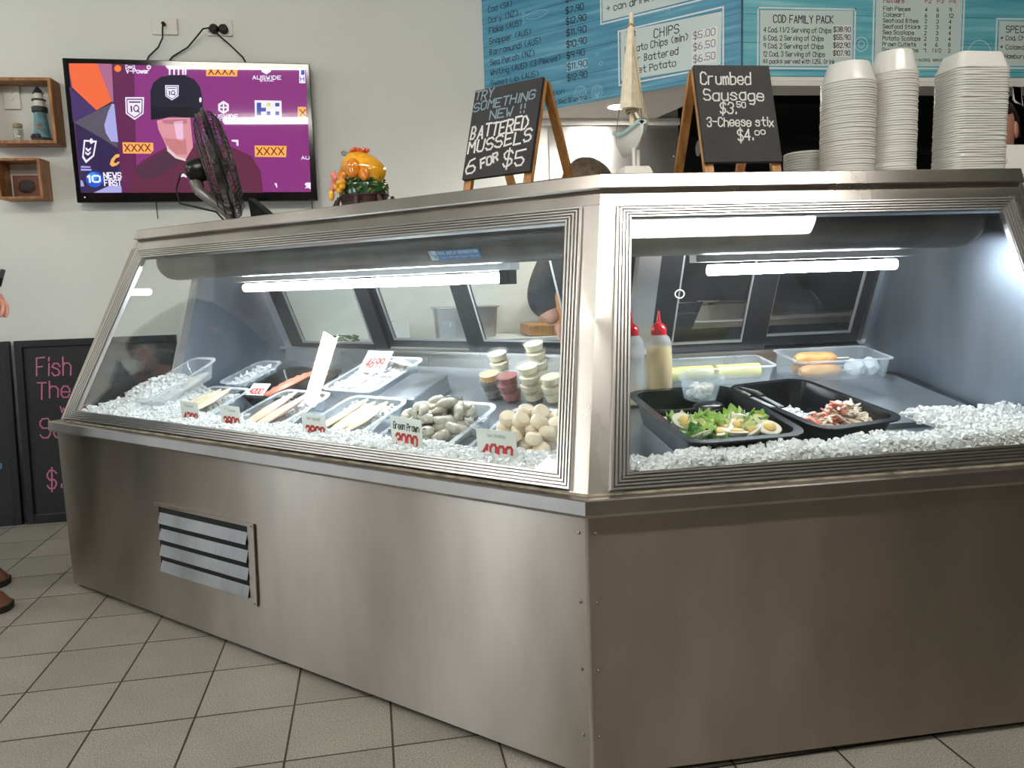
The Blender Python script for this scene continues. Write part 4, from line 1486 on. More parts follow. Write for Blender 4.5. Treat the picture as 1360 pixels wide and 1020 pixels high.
T2, M2 = black_tray('black plastic tray of shredded crab salad', 0.632, 0.345, 0.238, 0.372, 0.175)
mb = MB()
random.seed(3)
for k in range(420):
    x = random.gauss(0.02, 0.050); y = random.gauss(-0.080, 0.034)
    z = 0.026 + 0.070 * math.exp(-((x - 0.02) / 0.06) ** 2 - ((y + 0.085) / 0.05) ** 2) * random.uniform(0.3, 1.0)
    if abs(x) > 0.095 or y < -0.145:
        continue
    q = Euler((random.uniform(-0.6, 0.6), random.uniform(-0.6, 0.6), random.uniform(0, 6))).to_matrix()
    L, w = random.uniform(0.008, 0.018), random.uniform(0.003, 0.006)
    mn = 'crab_red' if random.random() < (0.42 if x < 0.01 else 0.06) else 'crab_white'
    c = Vector((x, y, z))
    mb.loft([[c + q @ Vector((sx * w * e, -L * (1 - 2 * u), sz * w * 0.7 * e)) for sx, sz in ((1, 0), (0.5, 0.8), (-0.5, 0.8), (-1, 0), (-0.5, -0.8), (0.5, -0.8))] for u, e in ((0, 0.5), (0.3, 1), (0.7, 1), (1, 0.4))], mn)
o = mb.build('crab_salad', mtx=M2); tag(o, 'mound of shredded white and red crab salad in the right black tray', 'salad', kind='stuff')
ice_bed(spot(M2, -0.02, 0.09, 0.0), 0.15, 0.10, 0, 0.012, 90, 'thin layer of crushed ice at the back of the crab salad tray', 0.004, 0.007)

# tub of mushrooms standing at the back of the egg salad tray
Mt = spot(M, 0.045, 0.150, 0.052)
t = thing('plastic_tub', 'round clear tub of pale mushrooms at the back of the egg salad tray', 'tub', mtx=Mt)
mb = MB(); mb.lathe([(0.036, 0), (0.040, 0.002), (0.050, 0.052), (0.056, 0.052), (0.056, 0.057), (0.0485, 0.057), (0.0385, 0.004), (0.034, 0.002)], 'tub_plastic', 32); mb.build('bowl', t)
first = None
for k in range(22):
    a, q = k * 2.4, 0.028 * math.sqrt((k % 11 + 0.5) / 11)
    Mk = spot(Mt, q * math.cos(a), q * math.sin(a), 0.012 if k < 11 else 0.027, random.uniform(0, 6), random.uniform(-1.2, 1.2), 0)
    if first is None:
        mb = MB(); mb.lathe([(0.003, -0.008), (0.004, -0.001), (0.0095, 0.0), (0.010, 0.003), (0.007, 0.008), (0.002, 0.0095)], 'mushroom_cream', 12)
        first = tag(mb.build('mushroom', mtx=Mk), 'small pale mushroom in the clear tub', 'mushroom', 'mushrooms in the clear tub')
    else:
        dup(first, Mk)

# squeeze bottles
def bottle(label, s, i, fill, fm, r=0.034):
    t = thing('sauce_bottle', label, 'sauce bottle', RP(s, i, 0.5545 + 0.15 * (i - 0.03) + 0.003), group='squeeze bottles by the corner')
    mb = MB(); mb.lathe([(r * 0.92, 0), (r, 0.004), (r, 0.145), (r * 0.97, 0.160), (r * 0.80, 0.175), (r * 0.5, 0.185), (r * 0.48, 0.188)], 'bottle_clear', 28); mb.build('body', t)
    mb = MB(); mb.lathe([(r * 0.90, 0.003), (r * 0.96, 0.006), (r * 0.96, min(fill, 0.146)), (r * 0.9, min(fill, 0.146) + 0.004)], fm, 24); mb.build('sauce', t)
    mb = MB(); mb.lathe([(r * 0.56, 0.180), (r * 0.60, 0.183), (r * 0.60, 0.198), (r * 0.52, 0.206), (r * 0.30, 0.212), (r * 0.17, 0.216), (r * 0.13, 0.227), (r * 0.07, 0.244)], 'red_plastic', 24); mb.build('nozzle_cap', t)
    return t


milky('bottle_clear', srgb(228, 230, 228), 0.58, 0.5, 0.25)
bottle('red capped squeeze bottle nearly full of amber sauce, right of the pair', 0.352, 0.600, 0.148, 'vinegar')
bottle('red capped squeeze bottle almost empty, against the corner frame', 0.278, 0.605, 0.040, 'mayo')

# clear boxes along the back
def clear_box(label, s, i, w, d, h, off):
    M = deck_m('R', s, i, off)
    return tray('clear_box', label, 'tray', M, w, d, h, 'clear_plastic', 0.008, 0.012, 0.006), M


B1, Mb = clear_box('long clear plastic box of battered sausages and dumplings by the right end', 0.935, 0.760, 0.30, 0.17, 0.072, 0.0)


def sausage():
    mb = MB()
    path = [(-0.062 + 0.124 * k / 10, 0.003 * math.sin(k * 0.6), 0.001 * math.sin(k)) for k in range(11)]
    rad = [0.010, 0.017, 0.0195, 0.0205, 0.021, 0.0205, 0.021, 0.0205, 0.0195, 0.017, 0.010]
    mb.tube(path, rad, 'batter', 12)
    return mb


def sausage_thing(M, label, group):
    o = tag(sausage().build('battered_sausage', mtx=M), label, 'battered sausage', group)
    mb = MB(); mb.tube([(0.055, 0, 0), (0.105, 0, 0)], 0.0022, 'crab_white', 6); mb.build('stick', o)
    return o


sausage_thing(spot(Mb, -0.055, -0.035, 0.030, 0.0), 'golden battered sausage on a stick, lowest in front of the clear box', 'battered sausages on sticks')
sausage_thing(spot(Mb, -0.055, 0.010, 0.030, 0.03), 'golden battered sausage on a stick, lowest at the back of the clear box', 'battered sausages on sticks')
sausage_thing(spot(Mb, -0.060, -0.012, 0.062, -0.04), 'golden battered sausage on a stick, lying on top of the other two', 'battered sausages on sticks')


def dumpling():
    mb = MB()
    loops = []
    for k in range(9):
        u = k / 8
        r = 0.026 * (math.sin(math.pi * (0.08 + 0.84 * u)) ** 0.55)
        loops.append([(r * math.cos(a) * (1 + 0.12 * math.sin(3 * a + 5 * u)), (u - 0.5) * 0.06, r * math.sin(a) * (1 + 0.10 * math.cos(4 * a + 7 * u))) for a in [2 * math.pi * q / 18 for q in range(18)]])
    mb.loft(loops, 'dumpling')
    return mb


d1 = tag(dumpling().build('dumpling', mtx=spot(Mb, 0.065, -0.02, 0.032, 0.25)), 'white folded dumpling nearest the battered sausages', 'dumpling')
dup(d1, spot(Mb, 0.112, -0.02, 0.034, -0.25, 0.2), 'white folded dumpling at the right end of the clear box')
B2, Mc = clear_box('long clear plastic box of pale yellow rolls behind the sauce bottle', 0.585, 0.790, 0.33, 0.14, 0.055, 0.0)


def roll():
    mb = MB(); mb.tube([(-0.068, 0, 0), (-0.066, 0, 0), (0.066, 0, 0), (0.068, 0, 0)], [0.018, 0.021, 0.021, 0.018], 'cheese', 16)
    return mb


r1 = tag(roll().build('pastry_roll', mtx=spot(Mc, -0.075, 0.0, 0.026)), 'pale yellow roll at the left of the clear box, nearest the bottle', 'roll')
dup(r1, spot(Mc, 0.072, 0.0, 0.026, 0.02), 'pale yellow roll at the right of the clear box')
mb = MB(); mb.loft([rrect(0.30, 0.42, 0.01, 0), rrect(0.30, 0.42, 0.01, 0.012)], 'steel_inside')
tag(mb.build('steel_plate', mtx=deck_m('R', 0.955, 0.52, 0.0)), 'flat steel plate on the deck beside the crab salad tray', 'plate')
mb = MB(); mb.box(-0.010, 0.010, -0.25, 0.24, 0, 0.010, 'black_tray')
tag(mb.build('edge_bar', mtx=deck_m('R', 1.118, 0.52, 0.0)), 'thin black bar along the foot of the right end panel', 'bar')


# ------------------------------------------------------------------ things standing on the cap
CZ = ZC1


def a_board(name_label, M, w, h, z0, lines, lean_in=0.075):
    """folding chalkboard easel: pine frame, black face with lettering, rear frame, two hinges"""
    t = thing('chalkboard_sign', name_label, 'chalkboard sign', mtx=M)
    th = math.atan2(lean_in, h)
    Y = Vector((0, math.sin(th), math.cos(th)))
    Nn = Vector((0, -math.cos(th), math.sin(th)))
    O = Vector((-w / 2, 0.028, z0))
    X = Vector((1, 0, 0))
    P = lambda a, b, c=0.0: O + X * a + Y * b + Nn * c
    mb = MB()
    mb.hexa([P(0, 0, -0.010), P(w, 0, -0.010), P(w, h, -0.010), P(0, h, -0.010)], [P(0, 0), P(w, 0), P(w, h), P(0, h)], 'chalkboard')
    F = (O, X, Y, Nn)
    for ln in lines:
        tx, x, y, hh, pen, wd, ink = ln[:7]
        rot = ln[7] if len(ln) > 7 else 0.0
        ys = h / (0.222 if w > 0.2 else 0.212)
        write(mb, ink, tx, F, x, y * ys, hh * ys, pen, wd, jit=0.4, slant=0.08, lift=0.0008, rot=rot)
    mb.build('board', t, smooth=False, fix=False)
    mb = MB()
    for a in (0.0, w - 0.022):      # front frame with its two feet
        mb.hexa([P(a, -(z0 - 0.0) / math.cos(th), -0.022), P(a + 0.022, -(z0) / math.cos(th), -0.022), P(a + 0.022, h, -0.022), P(a, h, -0.022)],
                [P(a, -(z0) / math.cos(th), -0.010), P(a + 0.022, -(z0) / math.cos(th), -0.010), P(a + 0.022, h, -0.010), P(a, h, -0.010)], 'pine')
    mb.hexa([P(0.022, h - 0.02, -0.022), P(w - 0.022, h - 0.02, -0.022), P(w - 0.022, h, -0.022), P(0.022, h, -0.022)],
            [P(0.022, h - 0.02, -0.010), P(w - 0.022, h - 0.02, -0.010), P(w - 0.022, h, -0.010), P(0.022, h, -0.010)], 'pine')
    mb.build('front_frame', t, smooth=False)
    top = P(0, h, -0.024)
    mb = MB()
    y1 = top.y + 0.125
    for a in (-w / 2, w / 2 - 0.022):
        mb.hexa([(a, y1, 0), (a + 0.022, y1, 0), (a + 0.022, top.y + 0.001, top.z), (a, top.y + 0.001, top.z)],
                [(a, y1 + 0.012, 0), (a + 0.022, y1 + 0.012, 0), (a + 0.022, top.y + 0.013, top.z), (a, top.y + 0.013, top.z)], 'pine')
    for zz in (0.02, top.z - 0.03):
        yy = y1 + (top.y - y1) * zz / top.z
        mb.box(-w / 2 + 0.022, w / 2 - 0.022, yy, yy + 0.012, zz, zz + 0.022, 'pine')
    mb.build('rear_frame', t, smooth=False)
    for a in (0.03, w - 0.05):
        q = P(a, h, -0.01)
        mb = MB(); mb.box(q.x, q.x + 0.02, q.y - 0.002, q.y + 0.02, q.z - 0.002, q.z + 0.002, 'aluminium_dull'); mb.build('hinge', t)
    return t


def cap_m(side, s, i, rz=0.0):
    return Matrix.Translation(PT[side](s, i, CZ + 0.0005)) @ Matrix.Rotation((-ANG if side == 'L' else 0) + rz, 4, 'Z')


W_, T_ = 'chalk_white', 'chalk_teal'
a_board('chalkboard easel on the left cap reading TRY SOMETHING NEW, BATTERED MUSSELS 6 FOR $5', cap_m('L', 0.448, 0.345), 0.205, 0.240, 0.036,
        [('TRY', 0.004, 0.196, 0.022, 0.0038, 0.055, T_), ('SOMETHING', 0.004, 0.168, 0.021, 0.0038, 0.185, T_, 0.02), ('NEW !!', 0.060, 0.140, 0.021, 0.0038, 0.105, T_, 0.03),
         ('BATTERED', 0.008, 0.098, 0.030, 0.005, 0.172, W_, 0.03), ('MUSSELS', 0.006, 0.062, 0.028, 0.005, 0.190, W_, 0.06),
         ('6', 0.008, 0.014, 0.036, 0.005, 0.028, W_), ('FOR', 0.056, 0.022, 0.020, 0.0055, 0.052, W_, 0.3), ('$5', 0.122, 0.016, 0.036, 0.0048, 0.062, W_, 0.03)])
a_board('chalkboard easel on the right cap reading Crumbed Sausage $3.50, 3 Cheese stix $4.00', cap_m('R', 0.496, 0.375), 0.190, 0.246, 0.036,
        [('Crumbed', 0.012, 0.170, 0.026, 0.0036, 0.125, W_), ('Sausage', 0.014, 0.134, 0.024, 0.0036, 0.150, W_), ('$3.', 0.050, 0.106, 0.024, 0.0034, 0.040, W_, -0.1),
         ('50', 0.094, 0.118, 0.012, 0.0026, 0.022, W_), ('3-Cheese stix', 0.014, 0.076, 0.019, 0.003, 0.166, W_), ('$4.', 0.086, 0.046, 0.024, 0.0034, 0.038, W_), ('oo', 0.130, 0.058, 0.014, 0.0026, 0.026, W_)])

# lucky figurine: rosewood stand, jade foliage, amber creature, flowers
t = thing('figurine', 'amber lucky figurine with flowers and green leaves on a dark carved stand', 'figurine', mtx=cap_m('L', 0.985, 0.46) @ Matrix.Scale(0.92, 4))
E_ = Matrix.Scale(1.35, 4, (1, 0, 0))
mb = MB(); mb.lathe([(0.076, 0), (0.078, 0.006), (0.066, 0.010), (0.060, 0.022), (0.064, 0.036), (0.068, 0.042), (0.066, 0.046)], 'rosewood', 28, E_)
for k in range(8):
    a = 2 * math.pi * (k + 0.5) / 8
    mb.tube([(0.078 * 1.3 * math.cos(a), 0.076 * math.sin(a), 0.0), (0.090 * 1.25 * math.cos(a), 0.086 * math.sin(a), 0.012), (0.080 * 1.25 * math.cos(a), 0.078 * math.sin(a), 0.036)], [0.009, 0.008, 0.006], 'rosewood', 8)
mb.build('stand', t)
mb = MB()
mb.lathe([(0.060, 0.044), (0.064, 0.055), (0.060, 0.080), (0.045, 0.092)], 'jade', 24, E_)
random.seed(9)
for k in range(130):
    a = random.uniform(0, 2 * math.pi); zz = random.uniform(0.05, 0.094)
    rr = 0.060 - 0.010 * max(0, (zz - 0.07) / 0.03)
    c = Vector((rr * 1.35 * math.cos(a), rr * math.sin(a), zz))
    q = TR(c, random.uniform(0, 6), random.uniform(-1, 1), random.uniform(-1, 1))
    mb.ball((0, 0, 0), (0.011, 0.006, 0.004), random.choice(['jade', 'jade', 'jade', 'leaf_olive']), 8, 5, q)
mb.build('foliage', t)
mb = MB()
loops = []
for k in range(15):
    u = k / 14
    x = -0.072 + 0.150 * u
    r = 0.056 * (math.sin(math.pi * (0.10 + 0.80 * u)) ** 0.7)
    zc = 0.128 + 0.014 * math.cos(u * 3.0)
    loops.append([(x, r * math.cos(a), zc + r * 0.98 * math.sin(a)) for a in [2 * math.pi * q / 20 for q in range(20)]])
mb.loft(loops, 'amber')
mb.build('body', t, angle=80)
mb = MB()
for x, y, z, r in ((0.010, -0.052, 0.125, 0.030), (-0.045, -0.048, 0.105, 0.022), (0.050, -0.045, 0.105, 0.022)):
    mb.ball((x, y, z), (r, r * 0.45, r), 'amber_deep', 16, 10)
mb.build('coin_relief', t)
for cx, cy, cz, nm, rr, lab in ((-0.010, -0.015, 0.184, 'coral', 0.016, None), (0.014, 0.0, 0.182, 'coral', 0.014, None), (-0.032, -0.01, 0.180, 'coral', 0.010, None)):
    mb = MB()
    for k in range(6):
        a = k * math.pi / 3
        mb.ball((cx + rr * 0.7 * math.cos(a), cy + rr * 0.7 * math.sin(a), cz + 0.003 * (k % 2)), (rr * 0.5, rr * 0.5, rr * 0.45), nm, 10, 6)
    mb.ball((cx, cy, cz + 0.006), rr * 0.4, nm, 8, 6)
    mb.build('flower', t)
mb = MB()
for k, (dx, dz) in enumerate(((0, 0), (0.012, 0.010), (-0.010, 0.014), (0.002, 0.024), (-0.014, -0.006), (0.012, -0.010), (-0.004, 0.034))):
    mb.ball((-0.088 + dx, -0.040 + 0.004 * (k % 3), 0.082 + dz), (0.013, 0.007, 0.012), 'petal_pink', 10, 6)
mb.build('pink_flower', t)
mb = MB()
for dx, dz in ((0, 0.012), (0.013, 0.0), (-0.013, 0.0), (0.0, -0.012), (0.014, 0.014)):
    mb.ball((-0.030 + dx, -0.075, 0.070 + dz), 0.0105, 'amber', 12, 8)
mb.build('fruit_cluster', t)
mb = MB()
mb.ball((-0.100, -0.045, 0.052), (0.011, 0.008, 0.018), 'amber', 12, 8)
mb.build('fruit', t)
mb = MB(); mb.ball((0, 0, 0), (0.020, 0.008, 0.009), 'leaf_grey', 12, 8, TR((-0.062, -0.01, 0.182), 0, 0, 0.35)); mb.build('leaf', t)

# desk fan, seen from behind and side
FC = LP(1.72, 0.50, 1.412)
t = thing('desk_fan', 'black wire cage desk fan tilted on the left end of the cap', 'fan', mtx=cap_m('L', 1.70, 0.50))
loc0 = t.matrix_world.inverted()
rgt = Vector((0.988, -0.150, 0)).normalized(); fwd = Vector((0.150, 0.988, 0)).normalized()
ax = (rgt * math.cos(math.radians(20)) + fwd * math.sin(math.radians(20)))
ax = (ax * math.cos(math.radians(12)) + Z * math.sin(math.radians(12))).normalized()
ux = Z - ax * Z.dot(ax); ux.normalize()
vx = ax.cross(ux)
rot = Matrix((vx, ux, ax)).transposed().to_4x4()       # local z = blowing direction
FM = loc0 @ Matrix.Translation(FC) @ rot
R0 = 0.188


def ringpath(r, z, n=40):
    return [(r * math.cos(2 * math.pi * k / n), r * math.sin(2 * math.pi * k / n), z) for k in range(n)]


for nm, sg in (('rear_grille', -1), ('front_grille', 1)):
    mb = MB()
    for k in range(58):
        a = 2 * math.pi * k / 58
        ca, sa = math.cos(a), math.sin(a)
        pts = [(r * ca, r * sa, z * sg) for r, z in ((0.040, 0.050), (0.10, 0.049), (0.15, 0.042), (0.178, 0.026), (R0, 0.0))]
        mb.tube(pts, 0.0015, 'dark_wire', 4, FM)
    for r, z in ((0.04, 0.05), (0.11, 0.048), (0.15, 0.042), (0.178, 0.026), (R0, 0.001)):
        mb.tube(ringpath(r, z * sg), 0.0025, 'dark_wire', 6, FM, closed=True)
    mb.lathe([(0.040, 0.047 * sg), (0.040, 0.053 * sg), (0.002, 0.054 * sg), (0.002, 0.047 * sg)], 'black_plastic' if sg < 0 else 'fan_grey', 24, FM)
    mb.build(nm, t)
mb = MB(); mb.tube(ringpath(R0 + 0.002, 0.0), 0.007, 'black_plastic', 8, FM, closed=True); mb.build('grille_rim', t)
for b in range(3):
    mb = MB()
    b0 = 2 * math.pi * b / 3 + 0.4
    l0, l1 = [], []
    for k in range(9):
        r = 0.03 + 0.135 * k / 8
        for lst, da, dz in ((l0, -0.42, -0.020), (l1, 0.42, 0.020)):
            a = b0 + da * (0.6 + 0.6 * k / 8)
            lst.append(Vector((r * math.cos(a), r * math.sin(a), dz * (1 - 0.3 * k / 8))))
    n = Vector((0, 0, 0.002))
    mb.loft([l0, l1, [q + n for q in l1], [q + n for q in l0], l0], 'fan_grey', False, False, False, FM)
    mb.build('blade', t)
mb = MB(); mb.lathe([(0.034, -0.02), (0.036, 0.012), (0.020, 0.030), (0.004, 0.034)], 'fan_grey', 20, FM); mb.build('hub', t)
mb = MB(); mb.lathe([(0.032, -0.050), (0.042, -0.056), (0.043, -0.070), (0.036, -0.100), (0.024, -0.110), (0.004, -0.112)], 'black_plastic', 24, FM)
mot = mb.build('motor_housing', t)
mb = MB(); mb.ball((0, -0.05, -0.085), (0.02, 0.02, 0.02), 'black_plastic', 12, 8, FM); mb.build('tilt_knob', t)
hub = FM @ Vector((0, -0.035, -0.090))
foot = Vector((0.02, 0.0, 0.010))
mb = MB()
m1 = hub.lerp(foot, 0.45) + (loc0.to_3x3() @ rgt) * 0.022 + Vector((0, -0.030, 0))
m2 = hub.lerp(foot, 0.80) + (loc0.to_3x3() @ rgt) * 0.035 + Vector((0, -0.015, 0))
mb.tube([hub, hub.lerp(m1, 0.55) + Vector((0, -0.015, 0)), m1, m2, foot], [0.021, 0.018, 0.0165, 0.0165, 0.018], 'fan_grey', 14)
mb.build('stand', t)
mb = MB(); mb.lathe([(0.095, 0.0), (0.095, 0.010), (0.085, 0.016), (0.02, 0.022)], 'fan_grey', 28, Matrix.Translation((0.0, 0.0, 0)))
mb.build('base', t)
rl = loc0.to_3x3() @ rgt
mb = MB(); mb.hexa([Vector((0.02, 0.02, 0)) + rl * 0.06, Vector((0.02, 0.05, 0)) + rl * 0.06, Vector((0.02, 0.05, 0)) + rl * 0.16, Vector((0.02, 0.02, 0)) + rl * 0.16],
                   [Vector((0.02, 0.02, 0.10)) + rl * 0.05, Vector((0.02, 0.05, 0.10)) + rl * 0.05, Vector((0.02, 0.05, 0.07)) + rl * 0.085, Vector((0.02, 0.02, 0.07)) + rl * 0.085], 'black_plastic'); mb.build('control_box', t)
mb = MB()
c0 = FM @ Vector((0, 0.0, -0.128)); c3 = foot + rl * -0.01
mb.tube([c0, c0 - rl * 0.02 + Vector((0, 0, -0.05)), c0 - rl * 0.012 + Vector((0, 0, -0.10)), c0.lerp(c3, 0.75), c3], 0.0035, 'black_rubber', 6)
mb.build('cord', t)
mb = MB(); mb.loft([rrect(0.055, 0.02, 0.006, 0), rrect(0.055, 0.02, 0.006, 0.018)], 'white_metal')
tag(mb.build('metal_bar', mtx=cap_m('L', 1.845, 0.42)), 'small pale metal bar on the cap beside the fan', 'bar')

# model sailing boat on a little stand
t = thing('model_boat', 'small driftwood model sailing boat with furled cream sails', 'model boat', mtx=cap_m('R', 0.255, 0.47))
mb = MB(); mb.hexa([(-0.044, -0.03, 0), (0.044, -0.03, 0), (0.044, 0.06, 0), (-0.044, 0.06, 0)], [(-0.034, -0.02, 0.036), (0.026, -0.02, 0.036), (0.026, 0.05, 0.036), (-0.034, 0.05, 0.036)], 'hull_white'); mb.build('base', t, bevel=0.002)
mb = MB()
for x, y in ((-0.006, 0.0), (0.014, 0.03)):
    mb.tube([(x, y, 0.036), (x, y, 0.080)], 0.0042, 'hull_white', 8)
mb.build('support', t)
mb = MB()
loops = []
for k in range(9):
    u = k / 8
    y = -0.045 + 0.14 * u
    w = 0.026 * (math.sin(math.pi * (0.04 + 0.60 * u)) ** 0.8) + 0.001
    zt, zb = 0.132 - 0.014 * math.sin(math.pi * u), 0.072 + 0.030 * (1 - u) ** 3
    loops.append([(-w, y, zt), (-w * 0.85, y, zb + 0.032), (-w * 0.35, y, zb + 0.006), (0, y, zb), (w * 0.35, y, zb + 0.006), (w * 0.85, y, zb + 0.032), (w, y, zt), (0, y, zt - 0.006)])
mb.loft(loops, 'hull_white')
hull = mb.build('hull', t)
mb = MB()
for sg in (-1, 1):
    mb.tube([(sg * (l[6][0]), l[6][1], l[6][2]) for l in loops], 0.0055, 'hull_blue', 8)
mb.build('gunwale', t)
mb = MB(); mb.tube([(0.0, 0.03, 0.12), (0.002, 0.03, 0.395)], [0.006, 0.005], 'sail_cream', 10); mb.tube([(-0.002, -0.03, 0.14), (0.0, 0.0, 0.16)], 0.003, 'sail_cream', 8); mb.build('mast', t)
for x, y, w in ((-0.010, 0.02, 0.020), (0.012, 0.03, 0.018)):
    mb = MB()
    loops = []
    for k in range(12):
        u = k / 11
        z = 0.175 + 0.185 * u
        r = w * (1.0 - 0.65 * u)
        loops.append([(x * (1 - u * 0.8) + r * math.cos(a) * (1 + 0.2 * math.sin(5 * a)), y + r * 0.8 * math.sin(a) * (1 + 0.2 * math.cos(4 * a)), z) for a in [2 * math.pi * q / 16 for q in range(16)]])
    mb.loft(loops, 'sail_cream')
    mb.build('furled_sail', t)
mb = MB()
for pth in ([(0.034, 0.05, 0.125), (0.004, 0.03, 0.36)], [(-0.034, 0.05, 0.125), (0.0, 0.03, 0.36)], [(0.0, -0.06, 0.14), (0.0, 0.03, 0.36)], [(0.030, -0.01, 0.13), (0.012, 0.02, 0.25)]):
    mb.tube(pth, 0.0012, 'twine', 5)
for zz, rr in ((0.168, 0.013), (0.174, 0.014), (0.345, 0.009), (0.352, 0.009), (0.365, 0.008)):
    mb.tube([(rr * math.cos(2 * math.pi * k / 12), 0.027 + rr * math.sin(2 * math.pi * k / 12), zz + 0.002 * math.sin(k)) for k in range(12)], 0.0025, 'twine', 5, closed=True)
mb.build('rigging', t)

# stacks of upturned takeaway containers


def round_box(r, h):
    mb = MB()
    rb = r * 0.74
    mb.lathe([(r, 0), (r, 0.0034), (r * 0.972, 0.0036), (rb * 1.04, h - 0.006), (rb, h - 0.001), (rb * 0.96, h), (rb * 0.5, h - 0.002), (0.003, h - 0.002),
              (0.003, h - 0.0032), (rb * 0.94, h - 0.0012), (rb * 1.0, h - 0.007), (r * 0.90, 0.002), (r * 0.955, 0.0012), (r * 0.955, 0)], 'box_plastic', 40, ring=True)
    return mb


def stack(first_mb, name, label, group, M, n, pitch, rj=0.0008):
    proto_ = None
    for k in range(n):
        Mk = M @ Matrix.Translation((random.uniform(-rj, rj), random.uniform(-rj, rj), pitch * k)) @ Matrix.Rotation(random.uniform(-0.03, 0.03), 4, 'Z')
        if proto_ is None:
            proto_ = tag(first_mb.build(name, mtx=Mk, angle=30), label, 'takeaway container', group)
        else:
            dup(proto_, Mk)


stack(round_box(0.0655, 0.050), 'takeaway_container', 'upturned round plastic takeaway container in the left tall stack, next to the low stack', 'left tall stack of round takeaway containers', cap_m('R', 0.815, 0.50), 41, 0.0058)
stack(round_box(0.0570, 0.056), 'takeaway_container', 'upturned round plastic takeaway container in the tallest stack, between the two others', 'middle tall stack of round takeaway containers', cap_m('R', 0.938, 0.50), 45, 0.0058)


def oblong_box():
    mb = MB()
    w, d, h, r = 0.148, 0.108, 0.042, 0.022
    L = [rrect(w, d, r, 0, 6), rrect(w, d, r, 0.0036, 6), rrect(w - 0.004, d - 0.004, r - 0.001, 0.004, 6), rrect(w - 0.028, d - 0.028, r - 0.008, h - 0.004, 6), rrect(w - 0.034, d - 0.034, r - 0.010, h, 6),
         rrect(w - 0.036, d - 0.036, r - 0.010, h - 0.0015, 6), rrect(w - 0.031, d - 0.031, r - 0.009, h - 0.006, 6), rrect(w - 0.014, d - 0.014, r - 0.004, 0.002, 6), rrect(w - 0.006, d - 0.006, r - 0.002, 0.0008, 6), rrect(w - 0.006, d - 0.006, r - 0.002, 0, 6)]
    n = len(L[0])
    mb.loft(L[:5], 'box_plastic', False, True)
    mb.loft(L[5:], 'box_plastic', True, False)
    mb.loft([L[9], L[0]], 'box_plastic', False, False)
    return mb


stack(oblong_box(), 'takeaway_container', 'upturned oblong plastic takeaway container in the right tall stack', 'tall stack of oblong takeaway containers', cap_m('R', 1.142, 0.485), 46, 0.0058)


def lid():
    mb = MB(); mb.lathe([(0.058, 0), (0.059, 0.003), (0.056, 0.006), (0.050, 0.0062), (0.049, 0.0045), (0.003, 0.0045)], 'box_plastic', 36)
    return mb


proto_ = None
for k in range(13):
    Mk = cap_m('R', 0.765, 0.605) @ Matrix.Translation((0, 0, 0.0066 * k))
    if proto_ is None:
        proto_ = tag(lid().build('container_lid', mtx=Mk, angle=30), 'round plastic lid in the low stack left of the tall container stacks', 'lid', 'low stack of round lids')
    else:
        dup(proto_, Mk)

# white notice card and counter beyond the right end of the cap
t = thing('counter_notice', 'large white notice card leaning at the right end of the counter', 'notice', TR((1.36, 0.50, 0.0)).to_translation())
mb = MB()
O = Vector((-0.135, 0.0, 1.115)); X = Vector((1, 0.05, 0)).normalized(); Y = Vector((-0.10, 0.12, 1)).normalized(); Nn = X.cross(Y)
Nn = Nn if Nn.y < 0 else -Nn
P = lambda a, b, c=0.0: O + X * a + Y * b + Nn * c
mb.hexa([P(0, 0, -0.003), P(0.42, 0, -0.003), P(0.42, 0.178, -0.003), P(0, 0.178, -0.003)], [P(0, 0), P(0.42, 0), P(0.42, 0.178), P(0, 0.178)], 'paper_white')
F = (O, X, Y, Nn)
write(mb, 'ink_grey', '10%', F, 0.055, 0.128, 0.012, 0.0016, 0.03)
for y in (0.098, 0.076, 0.056):
    flat(mb, 'ink_grey', F, [(0.03, y), (0.40, y), (0.40, y + 0.0016), (0.03, y + 0.0016)])
mb.build('card', t, smooth=False, fix=False)
mb = MB(); mb.box(-0.14, 0.45, 0.02, 0.30, 0.0, 1.113, 'beige_panel'); tag(mb.build('side_counter', loc=(1.36, 0.50, 0)), 'beige side counter standing against the right end of the display counter', 'counter')

# ------------------------------------------------------------------ menu boards on the bulkhead
t = thing('menu_board', 'blue planked fish menu board on the angled bulkhead, prices at left', 'menu board', (W0.x, W0.y, 0))
FL = (Vector((0, 0, 0)), DL, Z, -NLb)
PL = lambda a, z, c=0.0: DL * a + Z * z - NLb * c
mb = MB()
mb.hexa([PL(0.004, 1.716, 0), PL(KL, 1.716, 0), PL(KL, 2.45, 0), PL(0.004, 2.45, 0)], [PL(0.004, 1.716, 0.008), PL(KL, 1.716, 0.008), PL(KL, 2.45, 0.008), PL(0.004, 2.45, 0.008)], 'planks_blue')
bl = mb.build('planks', t, smooth=False, fix=False)
FL8 = (-NLb * 0.008, DL, Z, -NLb)
mb = MB()
K = 'menu_ink'
rows = [('Cod (SA)', 2.180, 0.130, None), ('Dory (NZ)', 2.134, 0.160, '$7.90'), ('Flake (AUS)', 2.090, 0.178, '$12.90'), ('Snapper (AUS)', 2.043, 0.225, '$11.90'),
        ('Barramundi (AUS)', 1.997, 0.275, '$10.90'), ('Sea Perch (NZ)', 1.952, 0.240, '$9.90'), ('Whiting (AUS) (3 Pieces)', 1.908, 0.370, '$11.90'), ('Sweet Lip (AUS)', 1.862, 0.258, '$12.90')]
for tx, z, wd, pr in rows:
    write(mb, K, tx, FL8, 0.040, z, 0.024, 0.0030, wd)
pz = [2.134, 2.088, 2.044, 1.998, 1.952, 1.908, 1.862, 1.817]
